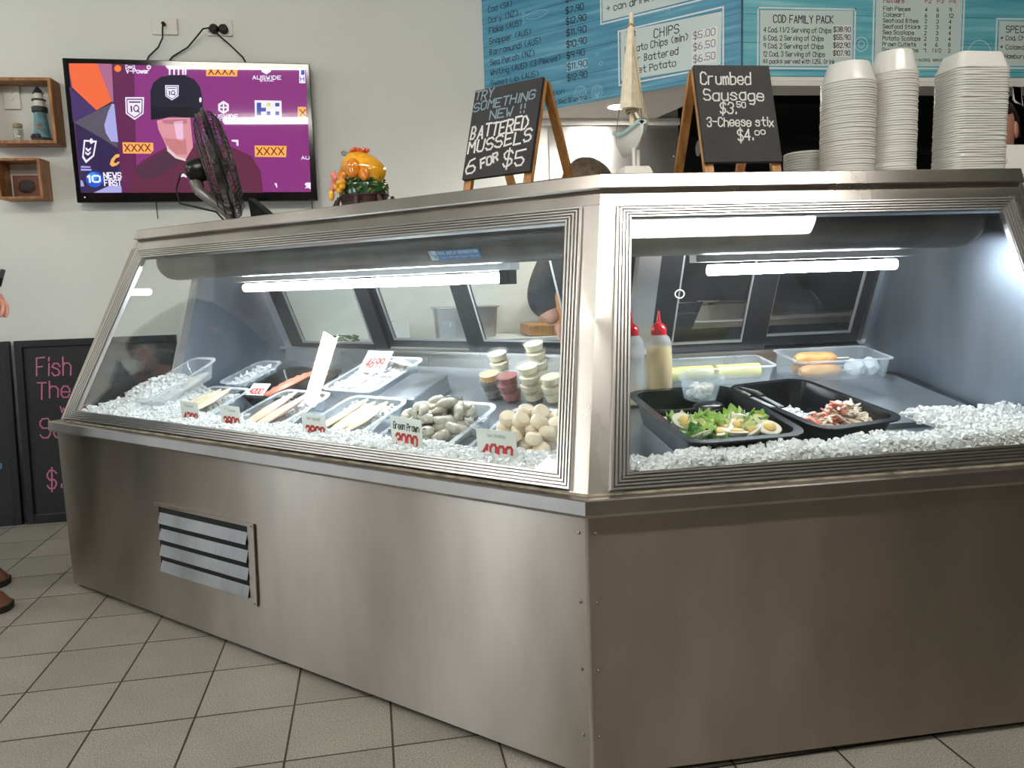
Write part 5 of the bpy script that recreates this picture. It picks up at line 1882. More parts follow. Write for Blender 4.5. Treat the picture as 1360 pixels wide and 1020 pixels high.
for tx, z in zip(['$7.90', '$7.90', '$12.90', '$11.90', '$10.90', '$9.90', '$11.90', '$12.90'], pz):
    if z == 1.862:
        flat(mb, 'menu_light_blue', FL8, [(0.438, z - 0.008), (0.538, z - 0.008), (0.538, z + 0.032), (0.438, z + 0.032)], 0.0006)
    write(mb, K, tx, FL8, 0.440, z, 0.025, 0.0032, 0.085 if len(tx) == 5 else 0.096, lift=0.0012)
write(mb, K, 'Grilled to perfection', FL8, 0.10, 1.770, 0.020, 0.0026, 0.322)
write(mb, K, '- grilled $1 extra', FL8, 0.345, 1.730, 0.018, 0.0024, 0.185)
# pale panels
flat(mb, 'menu_pale', FL8, [(0.612, 2.022), (1.10, 2.022), (1.10, 2.30), (0.612, 2.30)], 0.0006)
rect_line(mb, 'menu_white', FL8, 0.602, 1.112, 2.010, 2.312, 0.006)
write(mb, K, 'Large fish and chips', FL8, 0.64, 2.105, 0.024, 0.003, 0.40, lift=0.0012)
write(mb, K, '+ can drink / water', FL8, 0.632, 2.054, 0.026, 0.0032, 0.330, lift=0.0012)
flat(mb, 'menu_pale', FL8, [(0.692, 1.776), (1.108, 1.764), (1.112, 1.954), (0.692, 1.966)], 0.0006)
rect_line(mb, 'menu_white', FL8, 0.680, 1.120, 1.756, 1.972, 0.006)
write(mb, K, 'CHIPS', FL8, 0.838, 1.912, 0.032, 0.0036, 0.104, lift=0.0012)
for tx, z, wd in (('Potato Chips (min)', 1.878, 0.268), ('Beer Battered', 1.834, 0.226), ('Sweet Potato', 1.792, 0.216)):
    write(mb, K, tx, FL8, 0.712, z, 0.026, 0.0032, wd, lift=0.0012)
flat(mb, 'menu_white', FL8, [(0.992, 1.778), (1.090, 1.778), (1.096, 1.906), (0.994, 1.906)], 0.0010)
for tx, z in (('$5.00', 1.876), ('$6.50', 1.834), ('$6.50', 1.790)):
    write(mb, 'menu_ink', tx, FL8, 1.000, z, 0.025, 0.0022, 0.086, lift=0.0016)
# chalk-line sketches of a fish, bubbles and shells on the planks
def sketch(pts, w=0.002, m='menu_light_blue', F=FL8):
    for a, b in zip(pts[:-1], pts[1:]):
        d = Vector((b[0] - a[0], b[1] - a[1])); n = Vector((-d.y, d.x)).normalized() * w / 2
        flat(mb, m, F, [(a[0] - n.x, a[1] - n.y), (b[0] - n.x, b[1] - n.y), (b[0] + n.x, b[1] + n.y), (a[0] + n.x, a[1] + n.y)], 0.0005)
sketch([(0.24 + 0.055 * (1 + math.cos(a)) , 2.118 + 0.016 * math.sin(a)) for a in [math.pi - 0.25 - 2 * (math.pi - 0.25) * k / 20 for k in range(21)]])
sketch([(0.245, 2.122), (0.222, 2.142), (0.228, 2.118), (0.222, 2.096), (0.245, 2.114)])
for cx, cz, r in ((0.60, 1.86, 0.008), (0.585, 1.90, 0.006), (0.90, 2.00, 0.007), (0.50, 1.756, 0.030), (0.58, 1.752, 0.026)):
    sketch([(cx + r * math.cos(a), cz + r * math.sin(a)) for a in [2 * math.pi * k / 14 for k in range(15)]])
    if r > 0.02:
        for k in range(6):
            a = math.pi * (0.1 + 0.16 * k)
            sketch([(cx, cz - r), (cx + r * math.cos(a), cz + r * math.sin(a))])
mb.build('lettering', t, smooth=False, fix=False)

t = thing('menu_board', 'teal planked menu board with cod family pack and platter panels, facing the camera', 'menu board', (KN.x, 1.49, 0))
mb = MB(); mb.box(0.006, 3.0, 0.0, 0.010, 1.713, 2.45, 'planks_teal'); mb.build('planks', t, smooth=False)
FRB = (Vector((-KN.x, 0, 0)), Vector((1, 0, 0)), Z, Vector((0, -1, 0)))
mb = MB()
flat(mb, 'menu_pale', FRB, [(1.066, 1.748), (1.440, 1.750), (1.438, 1.950), (1.066, 1.946)], 0.0006)
rect_line(mb, 'menu_white', FRB, 1.054, 1.450, 1.737, 1.958, 0.006)
write(mb, K, 'COD FAMILY PACK', FRB, 1.118, 1.903, 0.026, 0.0034, 0.240, lift=0.0012)
flat(mb, 'menu_white', FRB, [(1.356, 1.782), (1.430, 1.782), (1.430, 1.898), (1.360, 1.898)], 0.0010)
for k, (tx, wd, pr) in enumerate((('4 Cod, 1 1/2 Serving of Chips', 0.270, '$38.90'), ('6 Cod, 2 Serving of Chips', 0.240, '$55.90'), ('9 Cod, 2 Serving of Chips', 0.240, '$82.90'), ('12 Cod, 3 Serving of Chips', 0.246, '$107.90'))):
    z = 1.869 - 0.0288 * k
    write(mb, K, tx, FRB, 1.080, z, 0.017, 0.0024, wd, lift=0.0012)
    write(mb, K, pr, FRB, 1.360, z + 0.005, 0.017, 0.0026, 0.068, lift=0.0016)
write(mb, K, 'All packs served with 1.25L Drink', FRB, 1.078, 1.758, 0.015, 0.0022, 0.290, lift=0.0012)
flat(mb, 'menu_pale', FRB, [(1.532, 1.752), (1.893, 1.752), (1.893, 2.20), (1.532, 2.20)], 0.0006)
rect_line(mb, 'menu_white', FRB, 1.520, 1.904, 1.740, 2.212, 0.006)
write(mb, 'menu_red', 'Platters', FRB, 1.562, 1.982, 0.018, 0.0026, 0.085, lift=0.0012)
for x, tx in ((1.735, 'P2'), (1.786, 'P3'), (1.838, 'P4')):
    write(mb, 'menu_red', tx, FRB, x, 1.984, 0.014, 0.0022, 0.026, lift=0.0012)
for k, (tx, wd, a, b, c) in enumerate((('Fish Pieces', 0.112, '4', '6', '9'), ('Calamari', 0.086, '6', '8', '12'), ('Seafood Bites', 0.146, '2', '3', '4'), ('Seafood Sticks', 0.155, '2', '3', '4'),
                                       ('Sea Scallops', 0.130, '2', '3', '4'), ('Potato Scallops', 0.158, '2', '3', '4'), ('Prawn Cutlets', 0.140, '4', '6', '8'), ('Serve of chips', 0.150, '1', '1 1/2', '2'))):
    z = 1.953 - 0.0214 * k
    write(mb, K, tx, FRB, 1.562, z, 0.014, 0.0022, wd, lift=0.0012)
    for x, q in ((1.736, a), (1.785 - (0.012 if len(q_ := b) > 2 else 0), b), (1.839, c)):
        write(mb, K, q, FRB, x, z, 0.013, 0.0022, 0.009 * len(q.replace(' ', '')), lift=0.0012)
write(mb, K, 'Served with salad, lemon', FRB, 1.60, 1.770, 0.011, 0.0018, 0.22, lift=0.0012)
flat(mb, 'menu_pale', FRB, [(2.056, 1.756), (2.60, 1.756), (2.60, 1.922), (2.056, 1.922)], 0.0006)
rect_line(mb, 'menu_white', FRB, 2.042, 2.612, 1.744, 1.934, 0.006)
write(mb, K, 'SPECIALS', FRB, 2.086, 1.880, 0.024, 0.0032, 0.150, lift=0.0012)
for k, tx in enumerate(('* Cod, Chips and salad', '* Calamari and chips', '* Hamburger and chips')):
    write(mb, K, tx, FRB, 2.064, 1.852 - 0.034 * k, 0.016, 0.0024, 0.26, lift=0.0012)
for cx, cz, r in ((1.475, 1.83, 0.012), (1.475, 1.83, 0.026), (1.975, 1.80, 0.05)):
    sketch([(cx + r * math.cos(a), cz + r * math.sin(a)) for a in [2 * math.pi * k / 16 for k in range(17)]], 0.002, 'menu_white', FRB)
sketch([(1.40 + 0.06 * k / 6, 1.728 + 0.001 * k) for k in range(7)], 0.002, 'menu_white', FRB)
mb.build('lettering', t, smooth=False, fix=False)

TV_POLYS = [
 ('magenta',1,[(-1.616,1.94),(-0.658,1.923),(-0.669,1.403),(-1.62,1.415)]),
 ('plum',2,[(-1.447,1.939),(-1.359,1.938),(-1.395,1.411),(-1.455,1.413)]),
 ('navy',2,[(-1.613,1.94),(-1.447,1.939),(-1.455,1.413),(-1.62,1.415)]),
 ('indigo',3,[(-1.623,1.847),(-1.606,1.829),(-1.525,1.752),(-1.565,1.734),(-1.622,1.704),(-1.621,1.805)]),
 ('orange',3,[(-1.613,1.94),(-1.504,1.94),(-1.46,1.788),(-1.525,1.752),(-1.611,1.844),(-1.615,1.912)]),
 ('mauve',3,[(-1.504,1.94),(-1.447,1.939),(-1.454,1.782),(-1.463,1.794)]),
 ('greyv',3,[(-1.619,1.704),(-1.525,1.751),(-1.461,1.779),(-1.454,1.595),(-1.504,1.631)]),
 ('lilac',4,[(-1.461,1.779),(-1.452,1.776),(-1.451,1.622),(-1.479,1.625),(-1.496,1.659),(-1.5,1.692),(-1.479,1.746)]),
 ('lilac',4,[(-1.569,1.414),(-1.486,1.449),(-1.494,1.413)]),
 ('lilac',4,[(-1.486,1.449),(-1.455,1.439),(-1.456,1.413),(-1.494,1.413)]),
 ('lilac',4,[(-1.615,1.468),(-1.607,1.463),(-1.603,1.441),(-1.617,1.441)]),
 ('white',4,[(-1.586,1.632),(-1.535,1.628),(-1.552,1.565),(-1.587,1.536),(-1.6,1.56)]),
 ('navy',5,[(-1.581,1.625),(-1.543,1.621),(-1.557,1.569),(-1.584,1.549),(-1.593,1.566)]),
 ('white',6,[(-1.582,1.602),(-1.572,1.593),(-1.56,1.602),(-1.562,1.593),(-1.573,1.582),(-1.583,1.592)]),
 ('white',6,[(-1.585,1.585),(-1.575,1.576),(-1.563,1.585),(-1.565,1.576),(-1.576,1.567),(-1.586,1.575)]),
 ('white',6,[(-1.566,1.626),(-1.559,1.638),(-1.55,1.635),(-1.556,1.626),(-1.549,1.62),(-1.56,1.614)]),
 ('lilac',4,[(-1.608,1.525),(-1.57,1.523),(-1.571,1.517),(-1.609,1.518)]),
 ('lilac',4,[(-1.609,1.514),(-1.567,1.512),(-1.568,1.505),(-1.61,1.506)]),
 ('gold',4,[(-1.451,1.573),(-1.466,1.571),(-1.485,1.552),(-1.493,1.531),(-1.485,1.521),(-1.467,1.525),(-1.453,1.537),(-1.455,1.543),(-1.469,1.535),(-1.477,1.539),(-1.467,1.555),(-1.451,1.561)]),
 ('blue',7,[(-1.525,1.469),(-1.527,1.46),(-1.531,1.452),(-1.537,1.446),(-1.545,1.44),(-1.553,1.437),(-1.562,1.436),(-1.571,1.438),(-1.579,1.441),(-1.585,1.446),(-1.59,1.453),(-1.593,1.461),(-1.593,1.47),(-1.591,1.478),(-1.587,1.486),(-1.581,1.493),(-1.573,1.498),(-1.565,1.501),(-1.556,1.502),(-1.547,1.501),(-1.539,1.498),(-1.533,1.492),(-1.528,1.485),(-1.525,1.477)]),
 ('cyan',8,[(-1.547,1.48),(-1.548,1.475),(-1.55,1.471),(-1.554,1.467),(-1.558,1.464),(-1.563,1.463),(-1.569,1.462),(-1.574,1.463),(-1.578,1.465),(-1.582,1.468),(-1.585,1.471),(-1.587,1.476),(-1.587,1.481),(-1.586,1.485),(-1.583,1.49),(-1.58,1.493),(-1.575,1.496),(-1.57,1.498),(-1.565,1.499),(-1.56,1.498),(-1.555,1.496),(-1.552,1.493),(-1.549,1.489),(-1.547,1.485)]),
 ('shell',4,[(-1.411,1.921),(-1.414,1.912),(-1.422,1.907),(-1.43,1.907),(-1.437,1.912),(-1.439,1.921),(-1.435,1.929),(-1.428,1.934),(-1.419,1.934),(-1.413,1.929)]),
 ('white',4,[(-1.292,1.927),(-1.294,1.923),(-1.296,1.92),(-1.3,1.918),(-1.304,1.918),(-1.307,1.92),(-1.31,1.923),(-1.31,1.927),(-1.309,1.931),(-1.306,1.934),(-1.302,1.935),(-1.298,1.935),(-1.295,1.934),(-1.293,1.931)]),
 ('magenta',5,[(-1.297,1.927),(-1.298,1.924),(-1.3,1.923),(-1.303,1.923),(-1.305,1.924),(-1.305,1.927),(-1.304,1.929),(-1.302,1.931),(-1.3,1.931),(-1.298,1.929)]),
 ('white',4,[(-1.406,1.805),(-1.331,1.805),(-1.339,1.738),(-1.377,1.712),(-1.41,1.738)]),
 ('plum',5,[(-1.401,1.799),(-1.337,1.799),(-1.343,1.741),(-1.376,1.719),(-1.405,1.741)]),
 ('white',6,[(-1.398,1.794),(-1.341,1.794),(-1.347,1.743),(-1.376,1.724),(-1.401,1.743)]),
 ('plum',7,[(-1.354,1.759),(-1.355,1.754),(-1.357,1.749),(-1.361,1.746),(-1.365,1.744),(-1.369,1.744),(-1.373,1.746),(-1.376,1.749),(-1.378,1.754),(-1.378,1.759),(-1.377,1.764),(-1.374,1.768),(-1.371,1.772),(-1.367,1.774),(-1.363,1.774),(-1.359,1.772),(-1.356,1.768),(-1.354,1.764)]),
 ('white',8,[(-1.358,1.759),(-1.359,1.755),(-1.361,1.752),(-1.364,1.75),(-1.367,1.749),(-1.37,1.75),(-1.372,1.752),(-1.373,1.755),(-1.373,1.759),(-1.373,1.763),(-1.371,1.766),(-1.368,1.768),(-1.365,1.769),(-1.362,1.768),(-1.36,1.766),(-1.359,1.763)]),
 ('plum',7,[(-1.389,1.77),(-1.382,1.77),(-1.383,1.745),(-1.389,1.745)]),
 ('plum',9,[(-1.365,1.753),(-1.36,1.755),(-1.352,1.742),(-1.358,1.741)]),
 ('plum',7,[(-1.393,1.788),(-1.347,1.788),(-1.348,1.782),(-1.393,1.782)]),
 ('white',4,[(-1.221,1.932),(-1.214,1.932),(-1.217,1.896),(-1.224,1.896)]),
 ('white',4,[(-1.203,1.932),(-1.196,1.932),(-1.199,1.896),(-1.206,1.896)]),
 ('white',4,[(-1.185,1.932),(-1.178,1.933),(-1.181,1.896),(-1.188,1.896)]),
 ('white',4,[(-1.167,1.933),(-1.16,1.933),(-1.163,1.897),(-1.17,1.897)]),
 ('white',4,[(-1.157,1.933),(-1.149,1.933),(-1.153,1.897),(-1.16,1.897)]),
 ('shirt',9,[(-1.271,1.593),(-1.359,1.545),(-1.404,1.509),(-1.424,1.412),(-1.154,1.408),(-1.15,1.408),(-0.873,1.403),(-0.878,1.496),(-0.911,1.559),(-0.988,1.597),(-1.078,1.623)]),
 ('shirtdark',10,[(-1.398,1.509),(-1.26,1.587),(-1.19,1.55),(-1.28,1.483),(-1.366,1.465)]),
 ('skin',11,[(-1.288,1.709),(-1.242,1.721),(-1.152,1.721),(-1.15,1.599),(-1.185,1.546),(-1.22,1.553),(-1.251,1.581),(-1.268,1.63),(-1.285,1.673)]),
 ('skinlight',12,[(-1.22,1.703),(-1.183,1.709),(-1.187,1.623),(-1.214,1.63)]),
 ('skindark',12,[(-1.267,1.712),(-1.165,1.715),(-1.166,1.697),(-1.226,1.694),(-1.262,1.697)]),
 ('beard',12,[(-1.267,1.639),(-1.232,1.633),(-1.177,1.633),(-1.177,1.568),(-1.219,1.568),(-1.25,1.593)]),
 ('lips',13,[(-1.223,1.624),(-1.181,1.622),(-1.182,1.61),(-1.215,1.613)]),
 ('collar',12,[(-1.256,1.609),(-1.247,1.593),(-1.22,1.562),(-1.184,1.551),(-1.185,1.54),(-1.226,1.553),(-1.257,1.584)]),
 ('cap',13,[(-1.311,1.712),(-1.306,1.788),(-1.303,1.83),(-1.289,1.863),(-1.257,1.887),(-1.209,1.896),(-1.156,1.894),(-1.152,1.891),(-1.123,1.879),(-1.102,1.849),(-1.095,1.8),(-1.097,1.758),(-1.13,1.721),(-1.167,1.721),(-1.224,1.727),(-1.272,1.718)]),
 ('capdark',14,[(-1.311,1.712),(-1.307,1.761),(-1.256,1.767),(-1.137,1.764),(-1.116,1.754),(-1.13,1.721),(-1.167,1.721),(-1.224,1.726),(-1.272,1.717)]),
 ('white',15,[(-1.242,1.854),(-1.187,1.854),(-1.192,1.809),(-1.22,1.792),(-1.244,1.809)]),
 ('cap',16,[(-1.238,1.85),(-1.191,1.85),(-1.196,1.811),(-1.22,1.796),(-1.241,1.811)]),
 ('white',17,[(-1.236,1.847),(-1.194,1.847),(-1.198,1.812),(-1.219,1.799),(-1.238,1.812)]),
 ('cap',18,[(-1.204,1.823),(-1.204,1.819),(-1.206,1.817),(-1.209,1.814),(-1.212,1.813),(-1.215,1.813),(-1.217,1.814),(-1.22,1.816),(-1.221,1.819),(-1.221,1.823),(-1.22,1.826),(-1.218,1.829),(-1.216,1.832),(-1.213,1.833),(-1.21,1.833),(-1.207,1.832),(-1.205,1.829),(-1.204,1.826)]),
 ('white',19,[(-1.207,1.823),(-1.207,1.82),(-1.209,1.818),(-1.211,1.817),(-1.213,1.816),(-1.215,1.817),(-1.216,1.818),(-1.218,1.82),(-1.218,1.823),(-1.217,1.825),(-1.216,1.827),(-1.214,1.829),(-1.212,1.829),(-1.21,1.829),(-1.208,1.828),(-1.207,1.825)]),
 ('cap',18,[(-1.229,1.831),(-1.224,1.831),(-1.225,1.813),(-1.229,1.813)]),
 ('cap',20,[(-1.212,1.819),(-1.208,1.82),(-1.202,1.812),(-1.206,1.811)]),
 ('cap',18,[(-1.232,1.842),(-1.199,1.842),(-1.199,1.839),(-1.232,1.839)]),
 ('white',15,[(-1.099,1.794),(-1.1,1.788),(-1.103,1.784),(-1.107,1.784),(-1.109,1.788),(-1.109,1.794),(-1.108,1.8),(-1.105,1.804),(-1.101,1.804),(-1.099,1.8)]),
 ('gold',5,[(-1.434,1.621),(-1.311,1.618),(-1.312,1.587),(-1.325,1.573),(-1.436,1.575)]),
 ('gold',5,[(-1.07,1.93),(-0.941,1.928),(-0.946,1.891),(-1.073,1.892)]),
 ('gold',5,[(-0.895,1.604),(-0.76,1.601),(-0.766,1.553),(-0.897,1.556)]),
 ('gold',5,[(-0.702,1.766),(-0.666,1.765),(-0.669,1.72),(-0.705,1.72)]),
 ('white',5,[(-0.881,1.793),(-0.769,1.791),(-0.773,1.703),(-0.885,1.703)]),
 ('hpblue',6,[(-0.873,1.783),(-0.854,1.783),(-0.856,1.762),(-0.836,1.762),(-0.837,1.746),(-0.857,1.746),(-0.858,1.73),(-0.877,1.73)]),
 ('hpblue',6,[(-0.796,1.782),(-0.778,1.782),(-0.779,1.767),(-0.797,1.767)]),
 ('hpblue',6,[(-0.798,1.746),(-0.781,1.746),(-0.782,1.73),(-0.799,1.73)]),
 ('hpblue',6,[(-0.834,1.746),(-0.818,1.746),(-0.819,1.73),(-0.835,1.73)]),
 ('hpyellow',6,[(-0.832,1.782),(-0.814,1.782),(-0.815,1.767),(-0.833,1.767)]),
 ('white',5,[(-0.685,1.926),(-0.661,1.925),(-0.663,1.864),(-0.689,1.865)]),
 ('hpblue',6,[(-0.677,1.923),(-0.663,1.922),(-0.665,1.899),(-0.679,1.899)]),
 ('white',5,[(-1.01,1.791),(-0.989,1.777),(-0.991,1.75),(-1.014,1.736),(-1.035,1.75),(-1.033,1.777)]),
 ('magenta',6,[(-1.025,1.77),(-1.014,1.779),(-1.015,1.766),(-1.025,1.766)]),
 ('magenta',6,[(-0.998,1.77),(-1.008,1.779),(-1.008,1.766),(-0.998,1.766)]),
 ('magenta',6,[(-1.026,1.76),(-1.016,1.76),(-1.016,1.747),(-1.026,1.754)]),
 ('magenta',6,[(-0.999,1.76),(-1.009,1.76),(-1.01,1.747),(-0.999,1.754)]),
 ('white',5,[(-0.844,1.924),(-0.803,1.923),(-0.804,1.912),(-0.824,1.9),(-0.843,1.911)]),
 ('white',5,[(-0.989,1.629),(-0.961,1.628),(-0.962,1.603),(-0.97,1.603),(-0.97,1.619),(-0.989,1.621)]),
 ('white',5,[(-0.695,1.437),(-0.687,1.444),(-0.668,1.443),(-0.67,1.414),(-0.681,1.421),(-0.695,1.418),(-0.687,1.428)]),
 ('white',10,[(-1.211,1.485),(-1.197,1.489),(-1.187,1.478),(-1.187,1.47),(-1.197,1.476),(-1.21,1.474)]),
 ('white',10,[(-0.823,1.444),(-0.813,1.442),(-0.811,1.423),(-0.816,1.425)]),
 ('white',16,[(-1.607,1.398),(-1.602,1.398),(-1.602,1.393),(-1.607,1.393)]),
]
TV_TEXT = [
 ('XXXX', 'brown', 8, (-1.4265, 1.5836), 0.1021, 0.028, 0.0048),
 ('XXXX', 'brown', 8, (-1.0617, 1.8995), 0.1059, 0.0266, 0.0048),
 ('XXXX', 'brown', 8, (-0.8869, 1.5641), 0.1133, 0.0299, 0.0048),
 ('X', 'brown', 8, (-0.6936, 1.7275), 0.0238, 0.0261, 0.0048),
 ('AUSWIDE', 'white', 7, (-0.8823, 1.8798), 0.1182, 0.0146, 0.0032),
 ('BANK', 'white', 7, (-0.8511, 1.8708), 0.0554, 0.0067, 0.0018),
 ('AUSWIDE', 'white', 7, (-1.0671, 1.7184), 0.1115, 0.0147, 0.0032),
 ('BANK', 'white', 7, (-1.0375, 1.7085), 0.0579, 0.0062, 0.0018),
 ('HOSTPLUS', 'hpblue', 8, (-0.8766, 1.7056), 0.0978, 0.0124, 0.0028),
 ('H', 'hpblue', 8, (-0.6827, 1.8734), 0.015, 0.0172, 0.003),
 ('AU', 'white', 8, (-0.7008, 1.5436), 0.034, 0.0126, 0.0028),
 ('Dell', 'white', 8, (-1.3925, 1.922), 0.0351, 0.0119, 0.0028),
 ('V-Power', 'white', 8, (-1.3926, 1.9024), 0.0929, 0.0167, 0.0036),
 ('10', 'white', 10, (-1.5842, 1.4586), 0.0469, 0.0256, 0.0075),
 ('NEWS', 'white', 9, (-1.5206, 1.4724), 0.0684, 0.0232, 0.0048),
 ('FIRST', 'white', 9, (-1.521, 1.443), 0.0661, 0.0232, 0.0048),
]


# ------------------------------------------------------------------ television
t = thing('television', 'flat wall television showing a man in a dark cap before a purple wall', 'television', (-1.14, 2.28, 1.66))
TV0 = Vector((1.14, -2.28, -1.66))
mb = MB()
mb.hexa([TV0 + Vector(p) for p in ((-1.640, 2.236, 1.374), (-0.643, 2.236, 1.366), (-0.643, 2.270, 1.366), (-1.640, 2.270, 1.374))],
        [TV0 + Vector(p) for p in ((-1.640, 2.236, 1.962), (-0.642, 2.236, 1.946), (-0.642, 2.270, 1.946), (-1.640, 2.270, 1.962))], 'tv_black')
mb.build('housing', t, smooth=False, bevel=0.003)
mb = MB(); mb.box(-0.25, 0.25, -0.012, 0.018, -0.2, 0.2, 'black_plastic'); mb.build('wall_bracket', t)
FT = (TV0 + Vector((0, 2.2355, 0)), Vector((1, 0, 0)), Z, Vector((0, -1, 0)))
mb = MB()
for m_, l_, pts in TV_POLYS:
    flat(mb, 'screen_' + m_, FT, pts, 0.0002 + 0.00012 * l_)
for tx, m_, l_, (x, z), wd, hh, pen in TV_TEXT:
    write(mb, 'screen_' + m_, tx, FT, x, z, abs(hh), pen, wd, jit=0.0, lift=0.0002 + 0.00012 * l_)
mb.build('screen', t, smooth=False, fix=False)


# ------------------------------------------------------------------ things on the left wall
def wallplate(label, cat, name, x, z, w, h, kind):
    t = thing(name, label, cat, (x, 2.30, z))
    mb = MB(); mb.box(-w / 2, w / 2, -0.010, 0.0, -h / 2, h / 2, 'white_plastic'); mb.build('plate', t, bevel=0.003)
    return t


t = wallplate('single white wall socket above the left of the television', 'wall socket', 'wall_socket', -1.238, 2.109, 0.105, 0.068, 0)
mb = MB(); mb.box(-0.012, 0.012, -0.013, -0.010, -0.010, 0.014, 'white_metal'); mb.build('insert', t)
mb = MB(); mb.lathe([(0.008, 0), (0.008, 0.02), (0.004, 0.024)], 'black_rubber', 12, TR((0, -0.010, 0.006), 0, math.pi / 2)); mb.build('aerial_plug', t)
t = wallplate('double white power socket with two black plugs above the television', 'power socket', 'power_socket', -1.012, 2.107, 0.105, 0.068, 1)
for x in (-0.028, 0.022):
    mb = MB(); mb.box(x - 0.007, x + 0.007, -0.014, -0.010, 0.014, 0.028, 'white_metal'); mb.build('switch', t)
for x, lb in ((-1.035, 'black power plug in the left outlet of the double socket'), (-0.996, 'black power plug in the right outlet of the double socket')):
    p = thing('power_plug', lb, 'plug', (x, 2.289, 2.098))
    mb = MB(); mb.lathe([(0.019, 0), (0.020, 0.014), (0.013, 0.026), (0.005, 0.028)], 'black_rubber', 18, TR((0, 0, 0), 0, math.pi / 2)); mb.build('plug_body', p)
for nm, pts, lb in (('aerial_cable', [(-1.238, 2.268, 2.113), (-1.240, 2.262, 2.09), (-1.245, 2.27, 2.055), (-1.268, 2.28, 2.02), (-1.310, 2.285, 1.985), (-1.34, 2.285, 1.93)], 'thin black aerial cable from the single socket to the television'),
                    ('power_cable', [(-1.040, 2.262, 2.098), (-1.075, 2.26, 2.092), (-1.11, 2.275, 2.06), (-1.15, 2.285, 2.022), (-1.215, 2.288, 1.985), (-1.26, 2.288, 1.93)], 'black power cable curving left from the double socket down behind the television'),
                    ('power_cable', [(-1.035, 2.262, 2.085), (-1.01, 2.27, 2.065), (-0.975, 2.283, 2.035), (-0.925, 2.288, 1.985), (-0.90, 2.288, 1.93)], 'black power cable slanting right from the double socket down behind the television'),
                    ('loose_cable', [(-1.332, 2.285, 1.42), (-1.336, 2.29, 1.37), (-1.335, 2.29, 1.305)], 'thin black cable end hanging below the left part of the television'),
                    ('loose_cable', [(-0.672, 2.285, 1.42), (-0.673, 2.29, 1.37), (-0.674, 2.29, 1.25)], 'thin black cable hanging below the right corner of the television')):
    mb = MB(); mb.tube(pts, 0.0035 if nm != 'loose_cable' else 0.002, 'black_rubber', 8); tag(mb.build(nm), lb, 'cable')

t = wallplate('white light switch plate inside the upper wooden wall box', 'light switch', 'light_switch', -1.873, 1.818, 0.066, 0.100, 2)
for z in (0.022, -0.005):
    mb = MB(); mb.lathe([(0.009, 0), (0.008, 0.004)], 'white_metal', 14, TR((0, -0.010, z), 0, math.pi / 2)); mb.build('switch', t)


def wall_box(label, x0, x1, z0, z1, depth, th):
    t = thing('wall_shelf', label, 'wall shelf', ((x0 + x1) / 2, 2.30, (z0 + z1) / 2))
    w, h = (x1 - x0) / 2, (z1 - z0) / 2
    for nm, a in (('side_panel', (-w, -w + th, -h + th, h - th)), ('side_panel', (w - th, w, -h + th, h - th)), ('top_panel', (-w, w, h - th, h)), ('bottom_panel', (-w, w, -h, -h + th))):
        mb = MB(); mb.box(a[0], a[1], -depth, -0.001, a[2], a[3], 'oak'); mb.build(nm, t, bevel=0.001)
    return t


wall_box('upper wooden wall box shelf holding a lighthouse and a shell jar', -1.965, -1.680, 1.613, 1.875, 0.10, 0.013)
wall_box('small lower wooden wall box shelf with a dark picture inside', -1.925, -1.755, 1.389, 1.555, 0.10, 0.011)
zb = 1.6265
t = thing('shell_jar', 'small glass jar of shells with a cork on the upper wall shelf', 'jar', (-1.845, 2.25, zb))
mb = MB(); mb.lathe([(0.018, 0), (0.020, 0.002), (0.020, 0.052), (0.017, 0.058), (0.017, 0.062), (0.015, 0.062), (0.018, 0.05), (0.018, 0.003)], 'jar_glass', 20); mb.build('glass', t)
mb = MB()
for k in range(26):
    a = random.uniform(0, 6.28); q = random.uniform(0, 0.013)
    mb.ball((q * math.cos(a), q * math.sin(a), 0.006 + 0.0018 * k), (0.005, 0.004, 0.003), 'shell_mix', 7, 5)
sh = mb.build('shells', t); sh['kind'] = 'stuff'
mb = MB(); mb.lathe([(0.0175, 0.060), (0.0185, 0.062), (0.0185, 0.072), (0.016, 0.074)], 'twine', 16); mb.build('cork', t)
t = thing('lighthouse', 'painted wooden toy lighthouse on the upper wall shelf', 'lighthouse', (-1.752, 2.25, zb))
mb = MB(); mb.lathe([(0.040, 0), (0.040, 0.008), (0.036, 0.014)], 'lighthouse_dark', 20)
for k in range(5):
    a = 2.2 + k * 0.6
    mb.ball((0.033 * math.cos(a), 0.033 * math.sin(a), 0.018), (0.012, 0.010, 0.012), 'stone_dark', 8, 6, noise=0.1)
mb.build('rocky_base', t)
mb = MB(); mb.lathe([(0.032, 0.012), (0.0225, 0.118)], 'lighthouse_blue', 20); mb.build('tower', t)
mb = MB()
for k in range(5):
    a = math.pi / 2 + 2 * math.pi * k / 5
    mb.tube([(0, -0.030, 0.055), (0.012 * math.cos(a), -0.0285, 0.055 + 0.012 * math.sin(a))], [0.004, 0.0012], 'pine', 6)
mb.build('starfish', t)
mb = MB(); mb.lathe([(0.026, 0.118), (0.030, 0.122), (0.030, 0.140), (0.026, 0.142)], 'lighthouse_dark', 20); mb.lathe([(0.026, 0.166), (0.027, 0.169), (0.026, 0.172)], 'lighthouse_dark', 20); mb.build('gallery', t)
mb = MB(); mb.lathe([(0.021, 0.142), (0.021, 0.166)], 'lighthouse_white', 20); mb.lathe([(0.016, 0.172), (0.016, 0.196)], 'lighthouse_white', 20); mb.build('lantern', t)
mb = MB(); mb.lathe([(0.022, 0.196), (0.012, 0.212), (0.002, 0.224)], 'lighthouse_dark', 20); mb.build('roof', t)
t = thing('small_picture', 'small brown picture of a dark round stone in the lower wall box', 'picture', (-1.838, 2.262, 1.4005))
